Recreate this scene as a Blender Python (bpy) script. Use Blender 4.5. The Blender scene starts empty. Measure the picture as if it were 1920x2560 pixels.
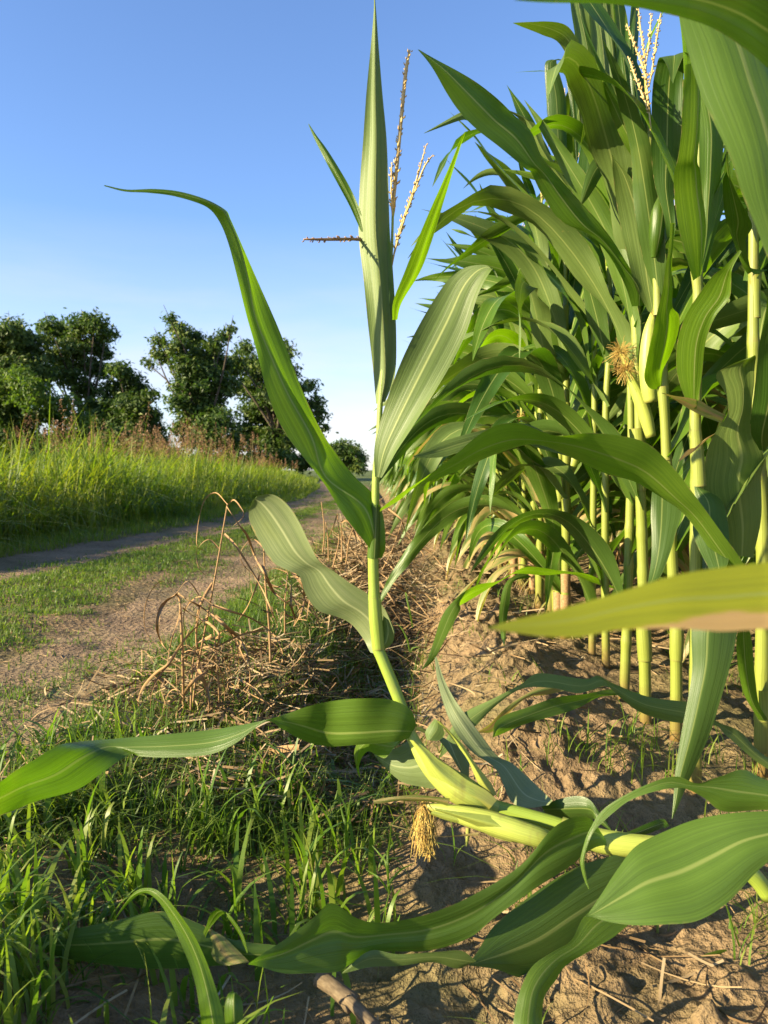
import bpy, math, random
import numpy as np
from mathutils import Vector

R = math.radians
scene = bpy.context.scene
COL = scene.collection

# ------------------------------------------------------------------ camera
FPX = 1922.0                      # focal length in photo pixels (1920 x 2560)
CAMH = 0.60
PITCH = math.atan(105 / FPX)
cam_d = bpy.data.cameras.new('camera')
cam = bpy.data.objects.new('camera', cam_d)
COL.objects.link(cam)
cam.location = (0, 0, CAMH)
cam.rotation_euler = (R(90) - PITCH, 0, 0)
cam_d.sensor_fit = 'VERTICAL'
cam_d.sensor_height = 36.0
cam_d.lens = FPX / 2560 * 36.0
cam_d.clip_start = 0.02
cam_d.clip_end = 4000
cam_d.dof.use_dof = True
cam_d.dof.focus_distance = 1.45
cam_d.dof.aperture_fstop = cam_d.lens / 2.6
scene.camera = cam

# ------------------------------------------------------------------ sky and sun
SUN_DIR = Vector((-0.87, -0.34, 0.345)).normalized()     # towards the sun
SUN_EL = math.asin(SUN_DIR.z)
SUN_AZ = math.atan2(SUN_DIR.x, SUN_DIR.y)
world = bpy.data.worlds.new('World')
scene.world = world
world.use_nodes = True
wt = world.node_tree
for n in list(wt.nodes):
    wt.nodes.remove(n)
w_out = wt.nodes.new('ShaderNodeOutputWorld')
w_bg = wt.nodes.new('ShaderNodeBackground')
w_sky = wt.nodes.new('ShaderNodeTexSky')
w_sky.sky_type = 'NISHITA'
w_sky.sun_disc = False
w_sky.sun_elevation = SUN_EL
w_sky.sun_rotation = SUN_AZ
w_sky.altitude = 0
w_sky.air_density = 1.0
w_sky.dust_density = 0.4
w_sky.ozone_density = 2.2
w_bg.inputs['Strength'].default_value = 0.078
# thin cirrus low over the horizon
w_co = wt.nodes.new('ShaderNodeTexCoord')
w_mp = wt.nodes.new('ShaderNodeMapping')
w_mp.inputs['Scale'].default_value = (2.2, 2.2, 11.0)
w_nz = wt.nodes.new('ShaderNodeTexNoise')
w_nz.inputs['Scale'].default_value = 1.6
w_nz.inputs['Detail'].default_value = 7
w_nz.inputs['Roughness'].default_value = 0.55
w_rp = wt.nodes.new('ShaderNodeValToRGB')
w_rp.color_ramp.elements[0].position = 0.42
w_rp.color_ramp.elements[1].position = 0.68
w_sx = wt.nodes.new('ShaderNodeSeparateXYZ')
w_hr = wt.nodes.new('ShaderNodeMapRange')
w_hr.inputs['From Min'].default_value = 0.02
w_hr.inputs['From Max'].default_value = 0.30
w_hr.inputs['To Min'].default_value = 0.75
w_hr.inputs['To Max'].default_value = 0.0
w_mu = wt.nodes.new('ShaderNodeMath')
w_mu.operation = 'MULTIPLY'
w_ad = wt.nodes.new('ShaderNodeMath')
w_ad.operation = 'MULTIPLY_ADD'
w_ad.inputs[1].default_value = 0.5
w_ad.inputs[2].default_value = 0.6
w_mx = wt.nodes.new('ShaderNodeMixRGB')
w_mx.inputs['Color2'].default_value = (4.5, 4.1, 4.25, 1)
L = wt.links.new
L(w_co.outputs['Generated'], w_mp.inputs['Vector'])
L(w_mp.outputs[0], w_nz.inputs['Vector'])
L(w_nz.outputs['Fac'], w_rp.inputs['Fac'])
L(w_co.outputs['Generated'], w_sx.inputs[0])
L(w_sx.outputs['Z'], w_hr.inputs['Value'])
L(w_rp.outputs['Color'], w_ad.inputs[0])
L(w_ad.outputs[0], w_mu.inputs[0])
L(w_hr.outputs[0], w_mu.inputs[1])
L(w_mu.outputs[0], w_mx.inputs['Fac'])
w_ti = wt.nodes.new('ShaderNodeMixRGB')
w_ti.blend_type = 'MULTIPLY'
w_ti.inputs['Fac'].default_value = 1.0
w_ti.inputs['Color2'].default_value = (0.88, 1.0, 1.24, 1)
L(w_sky.outputs[0], w_ti.inputs['Color1'])
L(w_ti.outputs[0], w_mx.inputs['Color1'])
L(w_mx.outputs[0], w_bg.inputs['Color'])
L(w_bg.outputs[0], w_out.inputs['Surface'])

sun_d = bpy.data.lights.new('sun', 'SUN')
sun_d.energy = 5.0
sun_d.angle = R(0.53)
sun_d.color = (1.0, 0.85, 0.53)
sun = bpy.data.objects.new('sun', sun_d)
COL.objects.link(sun)
sun.location = (-6, -3, 5)
sun.rotation_euler = SUN_DIR.to_track_quat('Z', 'Y').to_euler()

vs = scene.view_settings
vs.view_transform = 'Standard'
vs.look = 'None'
vs.exposure = 1.65
vs.gamma = 1.0
scene.render.engine = 'CYCLES'
scene.cycles.max_bounces = 8
scene.cycles.transparent_max_bounces = 8

# ------------------------------------------------------------------ pixels to points
ROT = cam.rotation_euler.to_matrix()
FRAMES = {'S': (0, 0, 1.0), 'F': (0, 0, 1920 / 1659), 'A': (0, 0, 960 / 1659), 'B': (960, 0, 960 / 1659),
          'C': (0, 1280, 960 / 1659), 'D': (960, 1280, 960 / 1659), 'E': (900, 400, 600 / 1659),
          'G': (1320, 0, 600 / 1659), 'H': (1320, 760, 600 / 1659), 'I': (850, 1600, 600 / 1659),
          'J': (300, 1200, 600 / 1659), 'K': (800, 1150, 600 / 1659)}

def U(fr, x, y, d):
    """a photo point (in a frame's units) at ground distance d -> world point"""
    ox, oy, s = FRAMES[fr]
    v = ROT @ Vector(((ox + x * s - 960) / FPX, -(oy + y * s - 1280) / FPX, -1.0))
    return Vector((0, 0, CAMH)) + v * (d / v.y)

def px_size(fr, n, d):
    return n * FRAMES[fr][2] * d / FPX

# ------------------------------------------------------------------ value noise in numpy
def _h(ix, iy, seed):
    n = (ix.astype(np.int64) * 374761393 + iy.astype(np.int64) * 668265263 + seed * 974634777) & 0x7fffffff
    n = ((n ^ (n >> 13)) * 1274126177) & 0x7fffffff
    n = n ^ (n >> 16)
    return (n & 0xffff) / 65535.0

def vnoise(x, y, seed=0):
    x = np.asarray(x, float); y = np.asarray(y, float)
    ix = np.floor(x); iy = np.floor(y)
    fx = x - ix; fy = y - iy
    fx = fx * fx * (3 - 2 * fx); fy = fy * fy * (3 - 2 * fy)
    a = _h(ix, iy, seed); b = _h(ix + 1, iy, seed)
    c = _h(ix, iy + 1, seed); d = _h(ix + 1, iy + 1, seed)
    return (a * (1 - fx) + b * fx) * (1 - fy) + (c * (1 - fx) + d * fx) * fy

def fbm(x, y, seed=0, oct=4):
    s = 0; a = 0.5; f = 1.0
    for k in range(oct):
        s = s + a * (vnoise(np.asarray(x) * f, np.asarray(y) * f, seed + k * 17) - 0.5) * 2
        f *= 2.03; a *= 0.5
    return s

def sstep(a, b, x):
    t = np.clip((np.asarray(x, float) - a) / (b - a), 0, 1)
    return t * t * (3 - 2 * t)

# ------------------------------------------------------------------ layout curves
def row_x(y):             # first corn row
    y = np.asarray(y, float)
    return np.interp(y, [-6, 0.9, 3.5, 8, 20, 60], [0.45, 0.545, 0.665, 0.74, 0.55, -0.6])

def rut_left(y):
    return np.interp(y, [-8, 2, 5, 8.7, 15.8, 26, 60], [-3.2, -2.75, -2.40, -1.80, -1.42, -1.9, -4.6])

def rut_right(y):
    return np.interp(y, [-8, 1.2, 2.1, 4, 7.4, 11, 15.8, 26, 60], [-1.5, -1.0, -0.98, -0.95, -0.72, -0.55, -0.35, -0.8, -3.5])

def verge_x(y):           # edge of the tall grass
    return np.interp(y, [-8, 2, 5.5, 10, 22, 60], [-3.7, -3.25, -2.95, -2.45, -2.0, -5.2])

def ground_z(x, y):
    x = np.asarray(x, float); y = np.asarray(y, float)
    near = 1 - sstep(14, 40, y)
    rx = row_x(y)
    u = x - rx
    z = 0.0 * x
    ridge = np.exp(-((u + 0.27) / 0.15) ** 2) * (0.15 + 0.85 * sstep(1.15, 1.6, y))
    rough = sstep(-0.75, -0.45, u)
    z = z + ridge * (0.085 + 0.035 * fbm(x * 3, y * 1.6, 5)) * near
    z = z - np.exp(-((u + 0.62) / 0.15) ** 2) * 0.13 * near * sstep(1.2, 1.7, y)
    z = z + 0.045 * np.exp(-((u + 1.0) / 0.2) ** 2) * near * sstep(1.5, 2.2, y)
    z = z - 0.085 * (1 - sstep(1.05, 1.5, y)) * sstep(-1.15, -0.75, u) * sstep(0.25, -0.05, u)
    z = z + 0.03 * np.exp(-(u / 0.18) ** 2) * near
    z = z + np.where(u > 0.3, 0.03 * np.cos((u - 0.76) / 0.76 * 2 * np.pi) * near, 0)
    z = z + 0.020 * fbm(x * 4.5, y * 4.5, 11, 4) * near
    z = z + rough * near * (0.022 * fbm(x * 15, y * 15, 23, 4) + 0.045 * np.maximum(fbm(x * 26, y * 26, 31, 3) - .05, 0) * (0.25 + 1.0 * ridge + .5 * sstep(.1, .4, x) * sstep(1.2, .9, y)))
    z = z + rough * near * .011 * np.maximum(fbm(x * 55, y * 55, 37, 2), -.1) * (.4 + ridge)
    for rf in (rut_left, rut_right):
        z = z + np.exp(-((x - rf(y)) / 0.3) ** 2) * .012 * fbm(x * 12, y * 8, 39, 3) * near
        z = z - np.exp(-((x - rf(y)) / 0.28) ** 2) * 0.035 * near
    z = z + 0.10 * sstep(-4.0, -9, x) * near
    return z

def gz(x, y):
    return float(ground_z(np.array([x]), np.array([y]))[0])

# ------------------------------------------------------------------ materials
def nodes_of(name):
    m = bpy.data.materials.new(name)
    m.use_nodes = True
    t = m.node_tree
    for n in list(t.nodes):
        t.nodes.remove(n)
    return m, t

class NT:
    def __init__(s, t): s.t = t
    def n(s, typ, **kw):
        o = s.t.nodes.new(typ)
        for k, v in kw.items():
            if k in o.inputs.keys() if hasattr(o.inputs, 'keys') else False:
                o.inputs[k].default_value = v
            else:
                setattr(o, k, v)
        return o
    def l(s, a, b): s.t.links.new(a, b)
    def math(s, op, a, b=None, c=None, clamp=False):
        o = s.t.nodes.new('ShaderNodeMath'); o.operation = op; o.use_clamp = clamp
        for i, v in enumerate((a, b, c)):
            if v is None: continue
            if isinstance(v, (int, float)): o.inputs[i].default_value = v
            else: s.l(v, o.inputs[i])
        return o.outputs[0]
    def mix(s, f, a, b):
        o = s.t.nodes.new('ShaderNodeMixRGB')
        for i, v in enumerate((f, a, b)):
            if isinstance(v, (int, float)): o.inputs[i].default_value = v
            elif isinstance(v, tuple): o.inputs[i].default_value = (*v, 1) if len(v) == 3 else v
            else: s.l(v, o.inputs[i])
        return o.outputs[0]
    def noise(s, vec, scale, detail=3, rough=0.5):
        o = s.t.nodes.new('ShaderNodeTexNoise')
        o.inputs['Scale'].default_value = scale; o.inputs['Detail'].default_value = detail
        o.inputs['Roughness'].default_value = rough
        if vec is not None: s.l(vec, o.inputs['Vector'])
        return o.outputs['Fac']
    def mapping(s, vec, scale):
        o = s.t.nodes.new('ShaderNodeMapping'); o.inputs['Scale'].default_value = scale
        s.l(vec, o.inputs['Vector']); return o.outputs[0]
    def ramp(s, f, pts):
        o = s.t.nodes.new('ShaderNodeValToRGB')
        e = o.color_ramp.elements
        while len(e) < len(pts): e.new(0.5)
        for el, (p, c) in zip(e, pts):
            el.position = p; el.color = (*c, 1) if len(c) == 3 else c
        s.l(f, o.inputs[0]); return o.outputs[0]
    def mrange(s, v, a, b, c=0.0, d=1.0):
        o = s.t.nodes.new('ShaderNodeMapRange')
        s.l(v, o.inputs['Value'])
        for k, x in zip(('From Min', 'From Max', 'To Min', 'To Max'), (a, b, c, d)): o.inputs[k].default_value = x
        return o.outputs[0]

def leaf_material(name, base=(0.064, 0.126, 0.010), trans=(0.14, 0.31, 0.003), tfac=0.33, edge=None, dry=0.0, rough=0.34, rib=(0.36, 0.40, 0.13), blotch=0.0):
    m, t = nodes_of(name); N = NT(t)
    uv = N.n('ShaderNodeUVMap').outputs[0]
    sep = N.n('ShaderNodeSeparateXYZ'); N.l(uv, sep.inputs[0])
    u, v = sep.outputs[0], sep.outputs[1]
    oi = N.n('ShaderNodeObjectInfo')
    rnd = oi.outputs['Random']
    geo = N.n('ShaderNodeNewGeometry')
    tc = N.n('ShaderNodeTexCoord')
    # veins run the length of the blade
    vec = N.mapping(uv, (60, 1.2, 1)); veins = N.noise(vec, 1.0, 2, 0.6)
    vec2 = N.mapping(uv, (9, 0.9, 1)); broad = N.noise(vec2, 1.0, 2, 0.5)
    spots = N.noise(tc.outputs['Object'], 26, 4, 0.6)
    f = N.math('ADD', N.math('MULTIPLY', veins, 0.95), N.math('MULTIPLY', broad, 0.24))
    f = N.math('ADD', f, N.math('ADD', N.math('MULTIPLY', rnd, 0.30), N.math('MULTIPLY', N.math('SUBTRACT', N.noise(tc.outputs['Object'], 9, 4, 0.6), 0.5), 0.5)))
    bc = tuple(base)
    dark = tuple(c * 0.62 for c in bc); light = (bc[0] * 1.5, bc[1] * 1.32, bc[2] * 1.45)
    col = N.ramp(f, [(0.35, dark), (0.72, bc), (1.15 if False else 1.0, light)])
    tdark = tuple(c * 0.6 for c in trans)
    tl = (trans[0] * 1.35, trans[1] * 1.25, trans[2] * 1.5)
    tcol = N.ramp(f, [(0.35, tdark), (0.72, trans), (1.0, tl)])
    # midrib
    au = N.math('ABSOLUTE', N.math('SUBTRACT', u, 0.5))
    ribm = N.mrange(au, 0.010, 0.034, 1.0, 0.0)
    col = N.mix(N.math('MULTIPLY', ribm, 0.58), col, rib)
    tcol = N.mix(N.math('MULTIPLY', ribm, 0.5), tcol, (0.30, 0.40, 0.06))
    # small yellow-brown flecks
    fl = N.mrange(spots, 0.70, 0.78, 0.0, 0.55 + blotch)
    col = N.mix(fl, col, (0.33, 0.25, 0.08)); tcol = N.mix(fl, tcol, (0.40, 0.30, 0.05))
    big = N.noise(tc.outputs['Object'], 5.0, 3, 0.6)
    yl = N.mrange(big, 0.62, 0.82, 0.0, 0.5)
    col = N.mix(yl, col, (0.23, 0.26, 0.05)); tcol = N.mix(yl, tcol, (0.34, 0.38, 0.02))
    wob0 = N.noise(N.mapping(uv, (3, 34, 1)), 1.0, 3, 0.65)
    mg = N.mrange(N.math('ADD', au, N.math('MULTIPLY', N.math('SUBTRACT', wob0, 0.5), 0.16)), 0.485, 0.515, 0, 0.75)
    mg = N.math('MULTIPLY', mg, N.mrange(N.math('ADD', big, N.math('MULTIPLY', rnd, 0.25)), 0.52, 0.72, 0, 1))
    col = N.mix(mg, col, (0.36, 0.27, 0.11)); tcol = N.mix(mg, tcol, (0.38, 0.27, 0.06))
    if edge:                                    # scorched margin
        wob = N.math('MULTIPLY', N.noise(N.mapping(uv, (3, 30, 1)), 1.0, 4, 0.65), 0.34)
        e = N.math('ADD', u if edge > 0 else N.math('SUBTRACT', 1.0, u), wob)
        lim = N.mrange(v, 0.335, 0.38, 0.91, 1.22)
        em = N.mrange(N.math('SUBTRACT', e, lim), -0.01, 0.03, 0, 1)
        ym = N.mrange(N.math('SUBTRACT', e, lim), -0.09, 0.0, 0, 0.8)
        col = N.mix(ym, col, (0.42, 0.36, 0.03)); col = N.mix(em, col, (0.62, 0.38, 0.17))
        tcol = N.mix(ym, tcol, (0.5, 0.42, 0.02)); tcol = N.mix(em, tcol, (0.42, 0.22, 0.08))
    if dry:
        dm = N.mrange(N.noise(N.mapping(uv, (3, 8, 1)), 1.0, 4), 0.62 - dry * 0.5, 0.78 - dry * 0.5, 0, 1)
        col = N.mix(dm, col, (0.42, 0.30, 0.13)); tcol = N.mix(dm, tcol, (0.4, 0.26, 0.07))
    # the underside is paler and duller
    back = geo.outputs['Backfacing']
    col = N.mix(N.math('MULTIPLY', back, 0.35), col, (0.095, 0.142, 0.034))
    p = N.n('ShaderNodeBsdfPrincipled')
    p.inputs['Roughness'].default_value = rough
    p.inputs['Specular IOR Level'].default_value = 0.36
    N.l(col, p.inputs['Base Color'])
    rr = N.mrange(broad, 0.3, 0.7, rough - 0.07, rough + 0.1); N.l(rr, p.inputs['Roughness'])
    bmp = N.n('ShaderNodeBump'); bmp.inputs['Strength'].default_value = 0.35; bmp.inputs['Distance'].default_value = 0.0022
    hh = N.math('ADD', N.math('MULTIPLY', veins, 0.5), N.math('MULTIPLY', broad, 1.3)); N.l(hh, bmp.inputs['Height'])
    N.l(bmp.outputs[0], p.inputs['Normal'])
    tr = N.n('ShaderNodeBsdfTranslucent'); N.l(tcol, tr.inputs['Color']); N.l(bmp.outputs[0], tr.inputs['Normal'])
    mx = N.n('ShaderNodeMixShader'); mx.inputs[0].default_value = tfac
    N.l(p.outputs[0], mx.inputs[1]); N.l(tr.outputs[0], mx.inputs[2])
    hole = N.mrange(N.noise(N.mapping(uv, (30, 9, 1)), 1.0, 2, 0.5), 0.785, 0.79, 0, 1)
    th = N.n('ShaderNodeBsdfTransparent'); m2 = N.n('ShaderNodeMixShader')
    N.l(hole, m2.inputs[0]); N.l(mx.outputs[0], m2.inputs[1]); N.l(th.outputs[0], m2.inputs[2])
    o = N.n('ShaderNodeOutputMaterial'); N.l(m2.outputs[0], o.inputs['Surface'])
    return m

def stalk_material(name, base=(0.25, 0.29, 0.045), low=(0.17, 0.07, 0.035), brown=0.0):
    m, t = nodes_of(name); N = NT(t)
    uv = N.n('ShaderNodeUVMap').outputs[0]
    sep = N.n('ShaderNodeSeparateXYZ'); N.l(uv, sep.inputs[0])
    v = sep.outputs[1]                         # 0..1 inside each internode
    tc = N.n('ShaderNodeTexCoord')
    st = N.noise(N.mapping(uv, (34, 0.5, 1)), 1.0, 2)
    bl = N.noise(tc.outputs['Object'], 14, 4, 0.6)
    col = N.ramp(st, [(0.3, tuple(c * 0.72 for c in base)), (0.55, base), (0.8, (base[0] * 1.22, base[1] * 1.12, base[2] * 1.3))])
    col = N.mix(N.mrange(bl, 0.56, 0.8, 0, 0.6), col, (0.20, 0.27, 0.06))
    col = N.mix(N.mrange(N.noise(N.mapping(tc.outputs['Object'], (1, 1, .35)), 22, 4, 0.65), 0.6, 0.72, 0, 0.55), col, (0.20, 0.13, 0.05))
    ring = N.math('MAXIMUM', N.mrange(v, 0.0, 0.05, 1, 0), N.mrange(v, 0.97, 1.0, 0, 1))
    col = N.mix(N.math('MULTIPLY', ring, 0.6), col, (0.25, 0.20, 0.06))
    wz = N.n('ShaderNodeSeparateXYZ'); N.l(tc.outputs['Object'], wz.inputs[0])
    lowm = N.mrange(N.math('ADD', wz.outputs[2], N.math('MULTIPLY', bl, 0.12)), 0.06, 0.16, 0.85, 0)
    col = N.mix(lowm, col, low)
    p = N.n('ShaderNodeBsdfPrincipled'); p.inputs['Roughness'].default_value = 0.42
    N.l(col, p.inputs['Base Color'])
    p.inputs['Subsurface Weight'].default_value = 0.0
    bmp = N.n('ShaderNodeBump'); bmp.inputs['Strength'].default_value = 0.35; bmp.inputs['Distance'].default_value = 0.002
    N.l(st, bmp.inputs['Height']); N.l(bmp.outputs[0], p.inputs['Normal'])
    tr = N.n('ShaderNodeBsdfTranslucent'); N.l(col, tr.inputs['Color'])
    mx = N.n('ShaderNodeMixShader'); mx.inputs[0].default_value = 0.12
    N.l(p.outputs[0], mx.inputs[1]); N.l(tr.outputs[0], mx.inputs[2])
    o = N.n('ShaderNodeOutputMaterial'); N.l(mx.outputs[0], o.inputs['Surface'])
    return m

def blade_material(name, cols, trans, tfac=0.4, rough=0.5, patch=None):
    """grass and foliage: each blade or leaf takes its own tone"""
    m, t = nodes_of(name); N = NT(t)
    geo = N.n('ShaderNodeNewGeometry')
    f = geo.outputs['Random Per Island']
    tc = N.n('ShaderNodeTexCoord')
    big = N.noise(tc.outputs['Object'], patch or 1.2, 3, 0.55)
    ff = N.math('ADD', N.math('MULTIPLY', f, 0.62), N.math('MULTIPLY', N.mrange(big, 0.3, 0.7), 0.38))
    k = len(cols)
    col = N.ramp(ff, [((i + 0.5) / k, c) for i, c in enumerate(cols)])
    k = len(trans)
    tcol = N.ramp(ff, [((i + 0.5) / k, c) for i, c in enumerate(trans)])
    p = N.n('ShaderNodeBsdfPrincipled'); p.inputs['Roughness'].default_value = rough
    p.inputs['Specular IOR Level'].default_value = 0.3
    N.l(col, p.inputs['Base Color'])
    tr = N.n('ShaderNodeBsdfTranslucent'); N.l(tcol, tr.inputs['Color'])
    mx = N.n('ShaderNodeMixShader'); mx.inputs[0].default_value = tfac
    N.l(p.outputs[0], mx.inputs[1]); N.l(tr.outputs[0], mx.inputs[2])
    o = N.n('ShaderNodeOutputMaterial'); N.l(mx.outputs[0], o.inputs['Surface'])
    return m

def simple_material(name, cols, scale=30, rough=0.7, stretch=None, bump=0.3):
    m, t = nodes_of(name); N = NT(t)
    tc = N.n('ShaderNodeTexCoord')
    vec = tc.outputs['Object']
    if stretch:
        vec = N.mapping(N.n('ShaderNodeUVMap').outputs[0], stretch)
        f = N.noise(vec, 1.0, 4, 0.6)
    else:
        f = N.noise(vec, scale, 4, 0.6)
    geo = N.n('ShaderNodeNewGeometry')
    f = N.math('ADD', N.math('MULTIPLY', f, 0.7), N.math('MULTIPLY', geo.outputs['Random Per Island'], 0.3))
    k = len(cols)
    col = N.ramp(f, [(0.25 + 0.5 * i / max(k - 1, 1), c) for i, c in enumerate(cols)])
    p = N.n('ShaderNodeBsdfPrincipled'); p.inputs['Roughness'].default_value = rough
    p.inputs['Specular IOR Level'].default_value = 0.25
    N.l(col, p.inputs['Base Color'])
    bmp = N.n('ShaderNodeBump'); bmp.inputs['Strength'].default_value = bump; bmp.inputs['Distance'].default_value = 0.003
    N.l(f, bmp.inputs['Height']); N.l(bmp.outputs[0], p.inputs['Normal'])
    o = N.n('ShaderNodeOutputMaterial'); N.l(p.outputs[0], o.inputs['Surface'])
    return m

def soil_material(name, tone, dark, moss=0.0, track=False):
    m, t = nodes_of(name); N = NT(t)
    geo = N.n('ShaderNodeNewGeometry'); P = geo.outputs['Position']
    n1 = N.noise(P, 2.6, 5, 0.6); n2 = N.noise(P, 38, 5, 0.65); n3 = N.noise(P, 190, 3, 0.6)
    f = N.math('ADD', N.math('MULTIPLY', n1, 0.5), N.math('MULTIPLY', n2, 0.5))
    col = N.ramp(f, [(0.34, dark), (0.52, tone), (0.7, tuple(c * 1.22 for c in tone))])
    col = N.mix(N.mrange(n3, 0.6, 0.8, 0, 0.35), col, tuple(c * 1.35 for c in tone))
    col = N.mix(N.mrange(N.noise(P, 70, 3, 0.7), 0.64, 0.74, 0, 0.5), col, (0.20, 0.13, 0.065))
    if moss:
        g = N.mrange(N.noise(P, 1.7, 5, 0.65), 0.44, 0.62, 0, moss)
        col = N.mix(g, col, (0.085, 0.105, 0.03))
    sx = N.n('ShaderNodeSeparateXYZ'); N.l(P, sx.inputs[0])
    far = N.mrange(sx.outputs[1], 18, 34, 0, 1)
    col = N.mix(N.math('MULTIPLY', far, 0.0 if track else 0.85), col, (0.08, 0.12, 0.03))
    p = N.n('ShaderNodeBsdfPrincipled'); p.inputs['Roughness'].default_value = 0.95
    p.inputs['Specular IOR Level'].default_value = 0.15
    N.l(col, p.inputs['Base Color'])
    bmp = N.n('ShaderNodeBump'); bmp.inputs['Strength'].default_value = 1.0; bmp.inputs['Distance'].default_value = 0.02
    vor = N.n('ShaderNodeTexVoronoi'); vor.inputs['Scale'].default_value = 55; N.l(P, vor.inputs['Vector'])
    hh = N.math('ADD', N.math('MULTIPLY', n2, 1.0), N.math('ADD', N.math('MULTIPLY', n3, 0.3), N.math('MULTIPLY', vor.outputs['Distance'], 0.5)))
    N.l(hh, bmp.inputs['Height']); N.l(bmp.outputs[0], p.inputs['Normal'])
    o = N.n('ShaderNodeOutputMaterial'); N.l(p.outputs[0], o.inputs['Surface'])
    return m

M_LEAF = leaf_material('corn_leaf')
M_LEAF_PALE = leaf_material('corn_leaf_pale', base=(0.100, 0.154, 0.034), trans=(0.13, 0.25, 0.006), tfac=0.22, rough=0.5)
M_LEAF_UNDER = leaf_material('corn_leaf_underside', base=(0.150, 0.190, 0.085), trans=(0.14, 0.26, 0.008), tfac=0.2, rough=0.5, rib=(0.42, 0.45, 0.24))
M_LEAF_BRIGHT = leaf_material('corn_leaf_bright', base=(0.076, 0.142, 0.008), trans=(0.21, 0.42, 0.003), tfac=0.43)
M_LEAF_DARK = leaf_material('corn_leaf_dark', base=(0.030, 0.073, 0.009), trans=(0.08, 0.21, 0.004), tfac=0.30)  # darker leaf copy: painted shade on shaded blades, random tone on field plants
M_LEAF_SCORCH = leaf_material('corn_leaf_scorched', base=(0.30, 0.32, 0.010), trans=(0.55, 0.56, 0.004), tfac=0.45, edge=1)
M_LEAF_DRYTIP = leaf_material('corn_leaf_drying', base=(0.17, 0.22, 0.06), trans=(0.28, 0.34, 0.02), tfac=0.36, dry=0.45)
M_LEAF_DRY = leaf_material('corn_leaf_dry', base=(0.36, 0.27, 0.12), trans=(0.36, 0.24, 0.07), tfac=0.25, dry=0.9, rib=(0.4, 0.32, 0.16), rough=0.6)
M_LEAF_SPOT = leaf_material('corn_leaf_spotted', base=(0.070, 0.140, 0.013), trans=(0.14, 0.31, 0.006), tfac=0.34, blotch=0.3)
M_STALK = stalk_material('corn_stalk')
M_STALKHERO = stalk_material('lodged_stalk', base=(0.28, 0.38, 0.05), low=(0.34, 0.40, 0.06))
M_HUSK = stalk_material('ear_husk', base=(0.40, 0.46, 0.085), low=(0.40, 0.46, 0.085))
M_SILK = simple_material('corn_silk', [(0.24, 0.11, 0.035), (0.46, 0.30, 0.08), (0.60, 0.52, 0.16)], 25, 0.5)
M_SILKDARK = simple_material('brown_silk', [(0.22, 0.11, 0.03), (0.46, 0.31, 0.08), (0.60, 0.50, 0.14)], 22, 0.5)
M_TASSEL = simple_material('tassel', [(0.30, 0.19, 0.07), (0.50, 0.36, 0.15), (0.60, 0.48, 0.22)], 60, 0.7)
M_TASSELDARK = simple_material('tassel_brown', [(0.16, 0.09, 0.035), (0.30, 0.18, 0.08), (0.42, 0.28, 0.13)], 60, 0.7)
M_DEAD = simple_material('dead_stem', [(0.11, 0.055, 0.025), (0.28, 0.165, 0.075), (0.44, 0.31, 0.16)], 9, 0.75, stretch=(6, 14, 1))
M_STRAW = simple_material('straw', [(0.07, 0.042, 0.022), (0.17, 0.105, 0.05), (0.30, 0.21, 0.115), (0.34, 0.29, 0.2)], 4, 0.8)
M_SOIL = soil_material('soil', (0.245, 0.165, 0.092), (0.115, 0.076, 0.043), moss=0.45)
M_TRACK = soil_material('track_dirt', (0.27, 0.185, 0.115), (0.16, 0.105, 0.066), track=True, moss=0.3)
M_GRASS = blade_material('verge_grass', [(0.055, 0.10, 0.02), (0.085, 0.14, 0.025), (0.12, 0.17, 0.03), (0.17, 0.19, 0.045)],
                         [(0.11, 0.22, 0.015), (0.18, 0.32, 0.02), (0.27, 0.38, 0.02)], 0.42, patch=0.9)
M_WEED = blade_material('weed_blade', [(0.06, 0.13, 0.018), (0.10, 0.18, 0.022), (0.16, 0.23, 0.028), (0.2, 0.23, 0.05)],
                        [(0.12, 0.26, 0.012), (0.22, 0.40, 0.015), (0.32, 0.46, 0.02)], 0.42, rough=0.42, patch=3)
M_TALL = blade_material('tall_grass', [(0.06, 0.11, 0.016), (0.11, 0.165, 0.022), (0.17, 0.21, 0.03), (0.24, 0.25, 0.055)],
                        [(0.16, 0.30, 0.010), (0.32, 0.46, 0.012), (0.40, 0.44, 0.02)], 0.42, patch=0.5)
M_SEED = blade_material('seed_head', [(0.16, 0.075, 0.04), (0.24, 0.125, 0.06), (0.30, 0.18, 0.085)], [(0.3, 0.15, 0.06), (0.38, 0.22, 0.09)], 0.3)
M_CROWN = blade_material('tree_leaf', [(0.026, 0.052, 0.012), (0.05, 0.09, 0.016), (0.085, 0.13, 0.022), (0.15, 0.18, 0.035)],
                         [(0.05, 0.12, 0.01), (0.09, 0.18, 0.01), (0.16, 0.25, 0.02)], 0.3, patch=0.28)
M_BUSH = blade_material('bush_leaf', [(0.04, 0.08, 0.015), (0.07, 0.12, 0.02), (0.11, 0.16, 0.025)],
                        [(0.09, 0.2, 0.01), (0.17, 0.3, 0.015), (0.26, 0.36, 0.02)], 0.36, patch=0.4)
M_OLD = simple_material('old_stalk', [(0.06, 0.042, 0.028), (0.14, 0.10, 0.06), (0.24, 0.18, 0.11)], 9, 0.85, stretch=(9, 5, 1))
M_BARK = simple_material('bark', [(0.045, 0.035, 0.025), (0.09, 0.07, 0.05), (0.16, 0.13, 0.10)], 6, 0.9)

# ------------------------------------------------------------------ object helpers
def put(o, name=None, label=None, cat=None, group=None, kind=None, parent=None):
    if label: o['label'] = label
    if cat: o['category'] = cat
    if group: o['group'] = group
    if kind: o['kind'] = kind
    if parent is not None: o.parent = parent
    return o

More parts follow.
